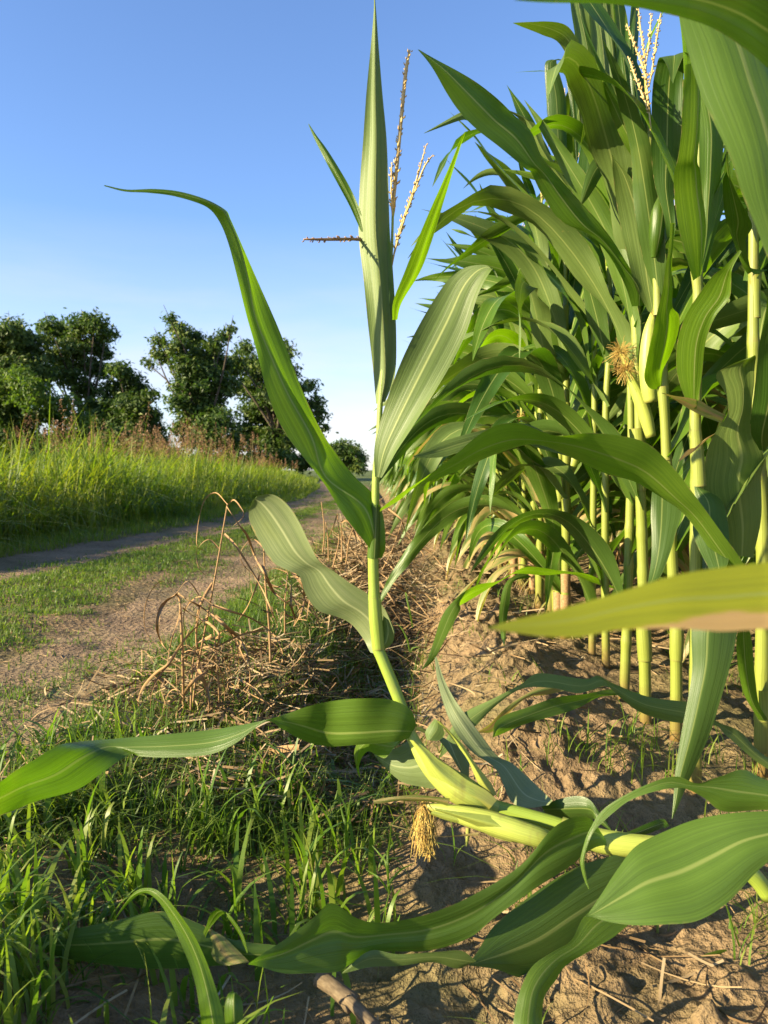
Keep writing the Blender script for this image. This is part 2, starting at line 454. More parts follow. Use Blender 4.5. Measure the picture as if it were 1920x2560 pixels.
def mesh_obj(name, me, mats, parent=None, **kw):
    o = bpy.data.objects.new(name, me)
    COL.objects.link(o)
    for m in (mats if isinstance(mats, (list, tuple)) else [mats]):
        if m.name not in [x.name for x in me.materials if x]: me.materials.append(m)
    if parent is not None:
        o.parent = parent
        if parent.get('_world'):               # geometry was given in world coordinates
            o.matrix_parent_inverse = parent.matrix_basis.inverted()
    return put(o, **kw)

def thing(name, label, cat, loc=(0, 0, 0), group=None):
    e = bpy.data.objects.new(name, None)
    e.empty_display_size = 0.05
    COL.objects.link(e)
    e.location = loc
    return put(e, label=label, cat=cat, group=group)

class MB:
    """collects faces, with uv and material index, into one mesh"""
    def __init__(s): s.v = []; s.f = []; s.uv = []; s.mi = []; s.n = 0
    def add(s, V, F, UV, mi=0):
        V = np.asarray(V, float)
        s.v.append(V); s.f += [tuple(i + s.n for i in f) for f in F]
        UV = np.asarray(UV, float)
        s.uv.append(UV); s.mi += [mi] * len(F); s.n += len(V)
    def mesh(s, name, smooth=True, offset=None):
        V = np.concatenate(s.v); UV = np.concatenate(s.uv)
        if offset is not None: V = V - np.array(offset)
        me = bpy.data.meshes.new(name)
        me.from_pydata(V.tolist(), [], s.f)
        uvl = me.uv_layers.new(name='UVMap')
        idx = np.empty(len(me.loops), np.int32); me.loops.foreach_get('vertex_index', idx)
        uvl.data.foreach_set('uv', UV[idx].ravel().astype(np.float32))
        me.polygons.foreach_set('material_index', np.array(s.mi, np.int32))
        me.polygons.foreach_set('use_smooth', np.full(len(s.f), smooth))
        me.update()
        return me

def catmull(P, n):
    """P (k, m) control rows -> (n, m) smooth rows through them"""
    P = np.asarray(P, float); k = len(P)
    if k == 2:
        t = np.linspace(0, 1, n)[:, None]; return P[0] * (1 - t) + P[1] * t
    Q = np.vstack([2 * P[0] - P[1], P, 2 * P[-1] - P[-2]])
    out = []
    for t in np.linspace(0, k - 1, n):
        i = min(int(t), k - 2); f = t - i
        p0, p1, p2, p3 = Q[i], Q[i + 1], Q[i + 2], Q[i + 3]
        out.append(0.5 * (2 * p1 + (p2 - p0) * f + (2 * p0 - 5 * p1 + 4 * p2 - p3) * f * f + (3 * p1 - p0 - 3 * p2 + p3) * f ** 3))
    return np.array(out)

def tube(mb, pts, rad, seg=8, n=None, mi=0, nodes=None, cap=True):
    """tapered tube; uv.v runs 0..1 in each internode given by nodes (fractions of the length)"""
    P = np.asarray([tuple(p) for p in pts], float); rad = np.asarray(rad, float)
    if n is None: n = len(P) * 4
    C = catmull(np.hstack([P, rad[:, None]]), n)
    c, r = C[:, :3], np.maximum(C[:, 3], 0.0004)
    T = np.gradient(c, axis=0); T /= np.linalg.norm(T, axis=1)[:, None] + 1e-9
    up = np.array([0.31, 0.22, 0.92]) if abs(T[0][2]) < 0.8 else np.array([0.2, -1.0, 0.1])
    A = np.cross(T, up); A /= np.linalg.norm(A, axis=1)[:, None] + 1e-9
    B = np.cross(T, A)
    s = np.concatenate([[0], np.cumsum(np.linalg.norm(np.diff(c, axis=0), axis=1))]); sl = s / s[-1]
    if nodes is None: vv = sl
    else:
        ed = np.array(sorted(set([0.0] + list(nodes) + [1.0001])))
        i = np.clip(np.searchsorted(ed, sl, side='right') - 1, 0, len(ed) - 2)
        vv = (sl - ed[i]) / (ed[i + 1] - ed[i])
        d = np.min(np.abs(sl[:, None] - ed[None, :]), axis=1) * s[-1]
        r = r * (1 + 0.16 * np.exp(-(d / 0.008) ** 2))
    V = []; UV = []; F = []
    for i in range(n):
        for k in range(seg):
            a = 2 * math.pi * k / seg
            V.append(c[i] + r[i] * (math.cos(a) * A[i] + math.sin(a) * B[i])); UV.append((abs(2.0 * k / seg - 1), vv[i]))
    for i in range(n - 1):
        for k in range(seg):
            k2 = (k + 1) % seg
            F.append((i * seg + k, i * seg + k2, (i + 1) * seg + k2, (i + 1) * seg + k))
    if cap:
        F.append(tuple(range(seg))[::-1]); F.append(tuple((n - 1) * seg + k for k in range(seg)))
    mb.add(V, F, UV, mi)

def ribbon(mb, A, M, B, cols=8, bulge=0.05, wave=0.0, wfreq=22.0, seed=0, mi=0, v0=0.0):
    """blade through edge A, midrib M, edge B (each (n,3)); cols faces across"""
    A = np.asarray(A); M = np.asarray(M); B = np.asarray(B); n = len(M)
    rng = random.Random(seed); ph1 = rng.uniform(0, 6.28); ph2 = rng.uniform(0, 6.28)
    T = np.gradient(M, axis=0)
    s = np.concatenate([[0], np.cumsum(np.linalg.norm(np.diff(M, axis=0), axis=1))])
    W = np.linalg.norm(B - A, axis=1)
    nrm = np.cross(T, B - A); ln = np.linalg.norm(nrm, axis=1)[:, None]; nrm = nrm / (ln + 1e-9)
    for i in range(1, n):
        if np.dot(nrm[i], nrm[i - 1]) < 0 and W[i] < 0.3 * W.max(): pass
    h = cols // 2
    V = []; UV = []
    env = np.minimum(1, W / (W.max() + 1e-9) * 1.5)
    for j in range(cols + 1):
        q = j / cols * 2 - 1
        a = abs(q)
        E = A if q < 0 else B
        P = M + (E - M) * a
        P = P + nrm * (bulge * W * (a * (1 - a)) * 4 * 0.5)[:, None]
        if wave:
            P = P + nrm * (wave * env * a * a * np.sin(wfreq * s + (ph1 if q < 0 else ph2) + 0.8 * np.sin(wfreq * 0.37 * s)))[:, None]
        V.append(P); UV.append(np.stack([np.full(n, (q + 1) / 2), s + v0], 1))
    V = np.stack(V, 1).reshape(-1, 3); UV = np.stack(UV, 1).reshape(-1, 2)
    c1 = cols + 1
    F = [(i * c1 + j, i * c1 + j + 1, (i + 1) * c1 + j + 1, (i + 1) * c1 + j) for i in range(n - 1) for j in range(cols)]
    mb.add(V, F, UV, mi)

LSEED = [100]
def traced_leaf(plant, fr, d, rows, mat=None, fold=(0.0, 0.0), name='leaf', label=None, wave=0.003, bulge=0.05, per=6, mf=0.5, push=0.0):
    """a blade traced by its two outlines, base first. row: ax, ay, bx, by, [mid fraction, [extra depth]]
    d: one distance or (base, tip); fold: depth of each edge against the midrib, in blade widths"""
    k = len(rows); A = []; M = []; B = []
    for i, r in enumerate(rows):
        t = i / (k - 1)
        dd = d[0] * (1 - t) + d[1] * t if isinstance(d, tuple) else d
        if len(r) > 5: dd += r[5]
        f = r[4] if len(r) > 4 and r[4] is not None else mf
        w = px_size(fr, math.hypot(r[2] - r[0], r[3] - r[1]), dd)
        fa, fb = (r[6], r[7]) if len(r) > 7 else fold
        A.append(U(fr, r[0], r[1], dd + fa * w)); B.append(U(fr, r[2], r[3], dd + fb * w))
        M.append(U(fr, r[0] + (r[2] - r[0]) * f, r[1] + (r[3] - r[1]) * f, dd + push * w))
    n = (k - 1) * per + 1
    C = catmull(np.hstack([np.array(A), np.array(M), np.array(B)]), n)
    LSEED[0] += 1
    mb = MB()
    ribbon(mb, C[:, :3], C[:, 3:6], C[:, 6:], cols=8, bulge=bulge, wave=wave, seed=LSEED[0])
    me = mb.mesh(name, offset=plant.location)
    o = mesh_obj(name, me, mat or M_LEAF, plant)
    if label: o['label'] = label
    return o

# a blade grown from numbers rather than traced
def grown_leaf(mb, p0, az, length, width, th0, th1, rng, twist=0.0, n=26, cols=6, mi=0, bow=0.35, curl=1.0, sweep=0.0):
    p = np.array(p0, float); M = []; A = []; B = []
    ds = length / (n - 1)
    brk = rng.uniform(0.28, 0.72)
    sm = lambda a, b, x: (lambda q: q * q * (3 - 2 * q))(min(1, max(0, (x - a) / (b - a))))
    un = rng.uniform(.1, .45); uf = rng.uniform(5, 11); up_ = rng.uniform(0, 6)
    for i in range(n):
        t = i / (n - 1)
        th = th0 + (th1 - th0) * (0.45 * t ** curl + 0.55 * sm(brk - .22, brk + .22, t))
        a = az + sweep * t * t
        T = np.array([math.cos(a) * math.cos(th), math.sin(a) * math.cos(th), math.sin(th)])
        side = np.array([-math.sin(a), math.cos(a), 0.0])
        up = np.cross(T, side); up = -up if up[2] < 0 and abs(th) < 1.57 else up
        ro = twist * t ** 1.3 + un * math.sin(uf * t + up_) * min(1, 3 * t)
        s2 = side * math.cos(ro) + up * math.sin(ro); u2 = -side * math.sin(ro) + up * math.cos(ro)
        w = width * (0.5 + 0.5 * math.sin(min(t / 0.34, 1) * math.pi / 2)) if t < 0.34 else width * max(1 - ((t - 0.34) / 0.66) ** 2.0, 0.012)
        v = bow * (1 - 0.7 * t)
        M.append(p.copy()); A.append(p + s2 * w / 2 * math.cos(v) + u2 * w / 2 * math.sin(v)); B.append(p - s2 * w / 2 * math.cos(v) + u2 * w / 2 * math.sin(v))
        p = p + T * ds
    ribbon(mb, np.array(A), np.array(M), np.array(B), cols=cols, bulge=0.05, wave=rng.uniform(0.004, 0.013), wfreq=rng.uniform(16, 32), seed=rng.randint(0, 99999), mi=mi)

def silk_mesh(name, p0, dirv, length, spread, n, rng, droop=0.5):
    mb = MB()
    p0 = np.array(p0, float); dv = np.array(dirv, float)
    for i in range(n):
        a = np.array([rng.gauss(0, 1), rng.gauss(0, 1), rng.gauss(0, 1)]) * spread
        l = length * rng.uniform(0.4, 1.0)
        q0 = p0 + a * 0.25
        pts = [q0, q0 + dv * l * 0.35 + a * 0.6, q0 + dv * l * 0.7 + a * 1.0 + np.array([0, 0, -droop * l * 0.3]), q0 + dv * l + a * 1.4 + np.array([0, 0, -droop * l])]
        pts = [p + np.array([rng.uniform(-1, 1) for _ in range(3)]) * l * 0.10 for p in pts]
        tube(mb, pts, [0.00036, 0.00036, 0.00034, 0.0002], seg=3, n=12, cap=False)
    return mb.mesh(name)

def spike(mb, pts, r, rng, every=0.0065, size=0.0085, n=14):
    """tassel branch: a thin axis beset with husky spikelets"""
    tube(mb, pts, [r] * (len(pts) - 1) + [r * 0.5], seg=5, n=n)
    C = catmull(np.array([tuple(p) for p in pts], float), 80)
    s = np.concatenate([[0], np.cumsum(np.linalg.norm(np.diff(C, axis=0), axis=1))])
    m = max(4, int(s[-1] / every))
    for i in range(m):
        t = s[-1] * (0.12 + 0.88 * i / m)
        k = min(np.searchsorted(s, t), 78); c = C[k]; T = C[k + 1] - C[k - 1]; T /= np.linalg.norm(T) + 1e-9
        o = np.array([rng.gauss(0, 1) for _ in range(3)]); o -= T * np.dot(o, T); o /= np.linalg.norm(o) + 1e-9
        d = T * 0.86 + o * 0.5; d /= np.linalg.norm(d)
        b = np.cross(d, o); L_ = size * rng.uniform(0.75, 1.2) * (1 - 0.35 * i / m); w = L_ * 0.24
        q = c + o * r * 0.8
        V = [q, q + d * L_ * 0.45 + b * w, q + d * L_ * 0.45 + o * w, q + d * L_ * 0.45 - b * w, q + d * L_ * 0.45 - o * w, q + d * L_]
        mb.add(V, [(0, 1, 2), (0, 2, 3), (0, 3, 4), (0, 4, 1), (5, 2, 1), (5, 3, 2), (5, 4, 3), (5, 1, 4)], [(0.5, 0.5)] * 6)

def ear_parts(root, pts, rad, silk_dir, rng, silk_len=0.06, silk_n=60, spread=0.008, offset=None, droop=0.5, smat=None):
    mb = MB()
    tube(mb, pts, rad, seg=12, n=22)
    # husk leaves lying over the cob
    P = catmull(np.array([tuple(p) for p in pts], float), 10)
    o = mesh_obj('ear', mb.mesh('ear', offset=offset), M_HUSK, root)
    tip = np.array(tuple(pts[-1])) - (np.array(offset) if offset is not None else 0)
    s = mesh_obj('silk', silk_mesh('silk', tip, silk_dir, silk_len, spread, silk_n, rng, droop), smat or M_SILK, o)
    return o

# ------------------------------------------------------------------ ground
def axis(lo, hi, step, grow, far_lo, far_hi):
    a = list(np.arange(lo, hi, step))
    s = step
    while a[-1] < far_hi:
        s *= grow; a.append(a[-1] + s)
    s = step; b = []
    x = lo
    while x > far_lo:
        s *= grow; x -= s; b.append(x)
    return np.array(b[::-1] + a)

def grid_mesh(name, X, Y, Z):
    ny, nx = X.shape
    V = np.stack([X, Y, Z], -1).reshape(-1, 3).astype(np.float32)
    i = np.arange(ny * nx).reshape(ny, nx)
    F = np.stack([i[:-1, :-1], i[:-1, 1:], i[1:, 1:], i[1:, :-1]], -1).reshape(-1, 4)
    me = bpy.data.meshes.new(name)
    me.vertices.add(len(V)); me.vertices.foreach_set('co', V.ravel())
    me.loops.add(F.size); me.loops.foreach_set('vertex_index', F.ravel().astype(np.int32))
    me.polygons.add(len(F))
    me.polygons.foreach_set('loop_start', np.arange(0, F.size, 4, dtype=np.int32))
    me.polygons.foreach_set('use_smooth', np.ones(len(F), bool))
    me.update(calc_edges=True)
    return me

ax = axis(-0.50, 0.72, 0.0072, 1.045, -900, 900)
ay = axis(0.66, 3.2, 0.0078, 1.03, -9, 1800)
GX, GY = np.meshgrid(ax, ay)
GZ = ground_z(GX, GY)
mesh_obj('ground', grid_mesh('ground', GX, GY, GZ), M_SOIL, kind='structure')

def rut_sheet(name, f, half, seed):
    ys = axis(1.0, 9.0, 0.05, 1.06, -6, 58)
    us = np.linspace(-1, 1, 24)
    Uu, Yy = np.meshgrid(us, ys)
    wob = half * (1 + 0.35 * fbm(Yy * 1.3 + 7 * np.sign(Uu), Yy * 0 + seed, seed, 4) + 0.2 * fbm(Yy * 6, Yy * 0 + np.sign(Uu), seed + 3, 3))
    X = f(Yy) + Uu * wob
    Z = ground_z(X, Yy) + 0.005 - 0.012 * np.abs(Uu) ** 6
    mesh_obj(name, grid_mesh(name, X, Yy, Z), M_TRACK, kind='structure')

rut_sheet('dirt_track', lambda y: rut_left(y) + .07, 0.42, 3)
rut_sheet('dirt_track', rut_right, 0.30, 9)

# ------------------------------------------------------------------ blades of grass, as one mesh
def blades_mesh(name, P, H, W, az, bend, lean=None, segs=4, seed=0, droop=0.0, fold=True):
    """P (n,3) bases; H, W, az, bend (n,)"""
    n = len(P)
    dx = np.cos(az); dy = np.sin(az)
    side = np.stack([-dy, dx, 0 * dx], 1)
    V = np.zeros((n, segs * 2 + 1, 3), np.float32)
    for k in range(segs + 1):
        t = k / segs
        hor = bend * H * t ** 1.8
        ver = H * (t - 0.42 * np.minimum(bend, 1.6) * t ** 2.4 - droop * t ** 4)
        C = P + np.stack([dx * hor, dy * hor, ver], 1)
        w = W * (1 - t ** 1.7) * (0.65 + 0.7 * t if t < 0.5 else 1.0) * 0.5
        if k < segs:
            V[:, 2 * k] = C - side * w[:, None]; V[:, 2 * k + 1] = C + side * w[:, None]
        else:
            V[:, 2 * segs] = C
    m = segs * 2 + 1
    F4 = np.array([(2 * k, 2 * k + 1, 2 * k + 3, 2 * k + 2) for k in range(segs - 1)], np.int32)
    F3 = np.array([(2 * segs - 2, 2 * segs - 1, 2 * segs)], np.int32)
    off = (np.arange(n) * m)[:, None, None]
    q = (F4[None] + off).reshape(-1, 4); tr = (F3[None] + off).reshape(-1, 3)
    return raw_mesh(name, V.reshape(-1, 3), q, tr)

def raw_mesh(name, V, quads=None, tris=None, smooth=True):
    me = bpy.data.meshes.new(name)
    quads = np.zeros((0, 4), np.int32) if quads is None else quads
    tris = np.zeros((0, 3), np.int32) if tris is None else tris
    me.vertices.add(len(V)); me.vertices.foreach_set('co', np.asarray(V, np.float32).ravel())
    li = np.concatenate([quads.ravel(), tris.ravel()]).astype(np.int32)
    me.loops.add(len(li)); me.loops.foreach_set('vertex_index', li)
    ls = np.concatenate([np.arange(len(quads)) * 4, len(quads) * 4 + np.arange(len(tris)) * 3]).astype(np.int32)
    me.polygons.add(len(ls)); me.polygons.foreach_set('loop_start', ls)
    me.polygons.foreach_set('use_smooth', np.full(len(ls), smooth))
    me.update(calc_edges=True)
    return me

rg = np.random.default_rng(7)

def ground_pts(x, y, sink=0.004):
    return np.stack([x, y, ground_z(x, y) - sink], 1)

# ------------------------------------------------------------------ the lodged corn plant in the foreground
HB = U('F', 1662, 1935, 1.03)
HB = Vector((HB.x, HB.y, gz(HB.x, HB.y)))
hero = thing('corn_plant', 'corn plant fallen over at the field edge, stalk bending upright in mid picture', 'corn plant', HB)
HO = HB
rh = random.Random(5)
mb = MB()
stem = [('F', 1662, 1935, 1.03, 17), ('F', 1610, 1878, 1.03, 19), ('F', 1500, 1838, 1.04, 20), ('F', 1400, 1828, 1.05, 20), ('F', 1300, 1818, 1.06, 19), ('F', 1200, 1782, 1.08, 18), ('I', 1090, 1165, 1.10, 17),
        ('I', 1020, 1140, 1.10, 16), ('I', 920, 1085, 1.10, 15), ('I', 800, 1012, 1.102, 14), ('I', 690, 926, 1.106, 13), ('I', 600, 835, 1.112, 12), ('I', 530, 735, 1.118, 12), ('I', 484, 640, 1.124, 12), ('I', 462, 560, 1.13, 12.5), ('F', 853, 1490, 1.14, 13), ('F', 826, 1424, 1.148, 13), ('F', 818, 1405, 1.15, 13), ('F', 815, 1385, 1.15, 13), ('F', 809, 1300, 1.15, 12), ('F', 806, 1215, 1.15, 11.5), ('F', 806, 1200, 1.15, 11), ('F', 807, 1185, 1.15, 10.5),
        ('F', 810, 1120, 1.15, 9), ('F', 812, 1030, 1.15, 8), ('F', 818, 950, 1.15, 6.5), ('F', 822, 860, 1.155, 6), ('F', 836, 700, 1.165, 4), ('F', 846, 540, 1.17, 3), ('F', 849, 440, 1.17, 2.5)]
pts = [U(a, x, y, d) for a, x, y, d, r in stem]; rad = [px_size('F', r, d) for a, x, y, d, r in stem]
tube(mb, pts, rad, seg=14, n=150, nodes=[0.06, 0.2, 0.325, 0.565, 0.655, 0.735])
mesh_obj('stalk', mb.mesh('stalk', offset=HO), M_STALKHERO, hero)

def sheath(plant, fr, spec, name='leaf_sheath', mat=None, seg=14):
    mb = MB()
    tube(mb, [U(fr, x, y, d) for x, y, d, r in spec], [px_size(fr, r, d) for x, y, d, r in spec], seg=seg, n=len(spec) * 6, cap=False)
    return mesh_obj(name, mb.mesh(name, offset=plant.location), mat or M_HUSK, plant)

sheath(hero, 'I', [(478, 625, 1.125, 37), (526, 725, 1.118, 46), (590, 825, 1.112, 64), (685, 925, 1.105, 86), (800, 1015, 1.10, 104), (920, 1085, 1.098, 98), (1020, 1140, 1.098, 72), (1090, 1165, 1.10, 50)], mat=M_HUSK)
sheath(hero, 'F', [(818, 1402, 1.149, 14), (812, 1340, 1.149, 15), (809, 1290, 1.149, 13.5)], mat=M_STALKHERO)
sheath(hero, 'F', [(806, 1205, 1.149, 13.5), (809, 1150, 1.149, 12), (811, 1090, 1.149, 10)], mat=M_LEAF)
sheath(hero, 'F', [(1210, 1785, 1.075, 22), (1280, 1812, 1.06, 26), (1350, 1825, 1.05, 26), (1430, 1830, 1.045, 22)], mat=M_HUSK)
# ears
ear_parts(hero, [U('I', x, y, d) for x, y, d in ((1480, 1395, 1.04), (1380, 1365, 1.035), (1200, 1310, 1.04), (1040, 1262, 1.05), (860, 1215, 1.06), (700, 1172, 1.07), (590, 1145, 1.075))],
          [px_size('I', r, 1.05) for r in (55, 70, 78, 80, 66, 42, 20)], (0.0, -0.05, -1.0), rh, 0.062, 420, 0.005, offset=HO, droop=0.1, smat=M_SILKDARK)
traced_leaf(hero, 'I', 1.05, [(1300, 1290, 1300, 1410), (1100, 1270, 1090, 1370), (900, 1235, 900, 1290), (760, 1205, 750, 1255), (640, 1180, 620, 1205)], M_HUSK, fold=(0.3, 0.3), name='husk_leaf')
traced_leaf(hero, 'I', 1.06, [(760, 1090, 740, 1150), (640, 1075, 640, 1125), (520, 1065, 510, 1120), (400, 1080, 400, 1115), (300, 1095, 290, 1130), (230, 1112, 232, 1126)], M_LEAF_DRYTIP, fold=(0.2, 0.2), name='husk_leaf')
traced_leaf(hero, 'I', 1.03, [(960, 1330, 955, 1352), (850, 1340, 850, 1358), (700, 1352, 690, 1368), (560, 1330, 560, 1340), (440, 1298, 440, 1308), (340, 1272, 340, 1282)], M_LEAF_DRY, fold=(0.2, 0.2), name='husk_leaf')
traced_leaf(hero, 'I', 1.05, [(870, 1300, 905, 1300), (868, 1350, 900, 1352), (866, 1400, 888, 1400), (868, 1425, 876, 1428)], M_HUSK, fold=(0.2, 0.2), name='husk_leaf')

traced_leaf(hero, 'I', 1.078, [(1010, 1195, 1085, 1110), (900, 1165, 1010, 1040), (780, 1105, 880, 965), (680, 1030, 770, 880), (610, 920, 680, 820), (550, 800, 610, 760), (480, 690, 530, 700)], M_HUSK, fold=(0.45, 0.25), name='leaf_sheath', wave=.002)
traced_leaf(hero, 'I', 1.030, [(1440, 1400, 1450, 1320), (1250, 1385, 1260, 1270), (1080, 1340, 1080, 1225), (920, 1280, 920, 1200), (780, 1220, 770, 1180), (660, 1180, 655, 1160)], M_HUSK, fold=(0.5, 0.5), name='husk_leaf', wave=.002)
HL = lambda *a, **k: traced_leaf(hero, *a, **k)
# central spear
HL('F', (1.15, 1.16), [(812, 872, 832, 868), (806, 800, 853, 812), (795, 700, 856, 720), (785, 600, 850, 600), (774, 500, 842, 500), (777, 400, 839, 400), (785, 300, 835, 300), (792, 200, 826, 200), (801, 100, 818, 100), (807, 30, 813, 30), (808, -8, 810, -8)],
   M_LEAF_PALE, fold=(0.32, 0.3), mf=0.55, wave=0.006, bulge=0.12)
HL('F', (1.16, 1.17), [(826, 866, 834, 862), (832, 800, 846, 790), (826, 700, 852, 700), (815, 600, 848, 590), (808, 500, 842, 500), (806, 400, 838, 380), (810, 300, 832, 280), (812, 220, 824, 210)],
   M_LEAF, fold=(0.1, 0.1), mf=0.5, wave=0.005)
# great left blade, bending over at the top
HL('F', (1.15, 1.02), [(810, 1208, 826, 1205, 0.5), (792, 1175, 832, 1172, 0.5), (738, 1110, 816, 1085, 0.62), (690, 1032, 762, 1022, 0.18), (620, 938, 705, 945, 0.62), (580, 850, 655, 850, 0.55), (551, 750, 612, 742, 0.4), (530, 680, 588, 682, 0.35), (511, 600, 556, 606, 0.55), (494, 530, 524, 530, 0.8), (476, 482, 500, 475, 0.8),
    (452, 450, 488, 452, 0.7), (420, 434, 448, 430, 0.6), (370, 421, 390, 414, 0.5), (320, 416, 335, 409, 0.5), (270, 414, 275, 410, 0.5), (224, 402, 226, 400, 0.5)],
   M_LEAF_BRIGHT, fold=(-0.12, 0.42), wave=0.004, bulge=0.06)
# right blade folded over at its top
HL('F', (1.14, 1.10), [(810, 1030, 824, 1032), (808, 960, 852, 985), (826, 885, 893, 925), (868, 785, 950, 825), (925, 672, 1003, 722), (962, 610, 1028, 650), (985, 586, 1044, 615), (1012, 573, 1058, 592), (1045, 572, 1066, 582), (1064, 584, 1072, 588), (1072, 600, 1076, 599)],
   M_LEAF_PALE, fold=(0.1, -0.22), mf=0.5, wave=0.007, bulge=0.1)
# slender upright blades
HL('F', (1.15, 1.02), [(846, 690, 860, 692), (849, 650, 870, 655), (876, 590, 906, 588), (902, 525, 930, 518), (930, 450, 951, 455), (953, 395, 970, 400), (975, 345, 985, 352), (992, 305, 998, 310), (1004, 284, 1006, 285)],
   M_LEAF_BRIGHT, fold=(-0.35, 0.5), mf=0.62)
HL('F', (1.17, 1.2), [(780, 500, 792, 500), (757, 450, 775, 448), (733, 405, 756, 405), (712, 365, 734, 365), (692, 325, 707, 322), (676, 292, 684, 292), (666, 268, 667, 267)],
   M_LEAF_BRIGHT, fold=(0.1, 0.1))
# low left blade with the blunt curled tip
HL('J', (1.185, 1.15), [(1730, 1192, 1790, 1212), (1680, 1120, 1895, 1085), (1590, 1015, 1865, 980), (1500, 960, 1800, 880), (1370, 900, 1690, 790), (1290, 770, 1590, 715), (1255, 650, 1480, 620), (1170, 612, 1385, 545), (1060, 560, 1330, 440), (960, 430, 1250, 285), (893, 315, 1165, 172), (880, 240, 1065, 105), (908, 170, 965, 108), (925, 135, 940, 122)],
   M_LEAF_UNDER, fold=(0.45, -0.25), mf=0.55, wave=0.006, bulge=0.1)
HL('F', 1.145, [(815, 1404, 824, 1408), (822, 1380, 846, 1392), (826, 1350, 851, 1372), (828, 1330, 840, 1340)], M_LEAF_PALE, fold=(0.2, 0.2), name='leaf_collar')
# long blade to the left edge of the picture, twisting over twice
HL('F', 1.13, [(900, 1566, 882, 1594, 0.5, -.02, 0, 0), (886, 1532, 862, 1600, 0.7, -.034, .1, .1), (840, 1510, 830, 1604, 0.75, -.036, 0, .1), (780, 1507, 770, 1610, 0.75, -.03), (720, 1514, 705, 1614, 0.7, 0, -.3, .2), (670, 1526, 655, 1600, 0.6, -.01, -.3, .2), (620, 1542, 612, 1576, 0.5, -.02, 0, 0), (578, 1554, 574, 1559, 0.5, -.03, 0, 0),
    (520, 1566, 510, 1606, 0.5, -.03, .5, -.3), (450, 1578, 450, 1631, 0.5, -.02, .6, -.4), (350, 1588, 360, 1636, 0.5, -.01, .6, -.4), (250, 1596, 300, 1632, 0.5, 0, .5, -.3), (175, 1601, 280, 1628, 0.5, 0, .1, 0), (130, 1608, 225, 1666, 0.5, -.04, -.2, .2), (75, 1641, 165, 1706, 0.5, -.09, -.3, .3), (30, 1666, 75, 1731, 0.5, -.14, -.3, .3), (0, 1686, 0, 1762, 0.5, -.17, -.3, .3), (-70, 1730, -70, 1785, 0.5, -.21, -.2, .2), (-150, 1790, -150, 1796, 0.5, -.25, 0, 0)],
   M_LEAF, fold=(-0.25, 0.15), wave=0.002)
# blades behind the collar
HL('I', (1.12, 1.2), [(560, 720, 640, 1000), (470, 700, 640, 1035), (400, 745, 560, 1020), (330, 760, 430, 985), (270, 775, 320, 890), (225, 770, 240, 800)], M_LEAF_UNDER, fold=(0.3, -0.1))
HL('I', (1.13, 1.18), [(440, 700, 420, 690), (400, 660, 330, 810), (300, 650, 270, 800), (180, 660, 190, 770), (120, 680, 130, 860), (90, 760, 130, 960)], M_LEAF_BRIGHT, fold=(0.2, 0.2))
HL('I', (1.11, 1.2), [(860, 960, 900, 1000), (700, 720, 900, 900), (600, 620, 880, 760), (540, 590, 700, 700), (520, 620, 580, 640)], M_LEAF_UNDER, fold=(0.0, 0.2))
# torn blade standing as a rod
HL('I', (1.09, 1.06), [(1040, 1080, 1085, 1075), (960, 1000, 1040, 990), (890, 850, 940, 860), (800, 720, 850, 720), (720, 615, 760, 625), (670, 560, 695, 562)], M_HUSK, fold=(0.4, 0.4), name='broken_leaf')
HL('I', 1.065, [(655, 545, 700, 570), (620, 590, 720, 640), (590, 640, 690, 685), (600, 690, 640, 696)], M_LEAF_PALE, fold=(0.2, 0.2), name='broken_leaf')
# long blue-green blade to the right of the collar
HL('I', (1.12, 1.35), [(1440, 1140, 1470, 1110), (1290, 1150, 1400, 1050), (1180, 1110, 1330, 980), (1080, 900, 1190, 850), (930, 800, 1090, 790), (830, 690, 1000, 680), (760, 560, 850, 490), (710, 420, 780, 390), (672, 270, 715, 262), (655, 120, 668, 118)], M_LEAF_UNDER, fold=(-0.1, 0.2))
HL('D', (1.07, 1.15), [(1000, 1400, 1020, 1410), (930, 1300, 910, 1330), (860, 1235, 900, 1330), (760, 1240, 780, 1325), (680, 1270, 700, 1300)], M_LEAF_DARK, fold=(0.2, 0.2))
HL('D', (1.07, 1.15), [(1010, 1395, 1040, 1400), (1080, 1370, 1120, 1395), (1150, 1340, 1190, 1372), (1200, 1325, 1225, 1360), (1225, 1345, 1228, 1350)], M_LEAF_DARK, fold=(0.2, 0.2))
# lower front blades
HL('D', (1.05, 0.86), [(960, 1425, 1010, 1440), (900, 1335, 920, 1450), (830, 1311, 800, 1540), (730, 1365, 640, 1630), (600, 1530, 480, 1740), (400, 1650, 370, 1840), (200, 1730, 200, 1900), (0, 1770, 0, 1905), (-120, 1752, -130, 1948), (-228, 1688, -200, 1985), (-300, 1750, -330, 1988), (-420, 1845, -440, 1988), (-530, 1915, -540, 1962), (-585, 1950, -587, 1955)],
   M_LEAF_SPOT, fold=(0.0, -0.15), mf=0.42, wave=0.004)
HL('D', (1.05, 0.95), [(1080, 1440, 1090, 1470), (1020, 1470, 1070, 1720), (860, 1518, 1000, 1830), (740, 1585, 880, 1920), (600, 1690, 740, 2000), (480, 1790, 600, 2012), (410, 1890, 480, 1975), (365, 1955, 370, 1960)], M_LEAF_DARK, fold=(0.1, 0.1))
HL('C', (0.95, 0.93), [(1240, 1880, 1080, 1950), (1000, 1850, 1020, 1960), (860, 1780, 900, 1965), (700, 1720, 720, 1970), (500, 1760, 520, 1960), (330, 1800, 340, 1940), (220, 1820, 240, 1920), (150, 1855, 155, 1865)], M_LEAF_DARK, fold=(0.1, 0.1))
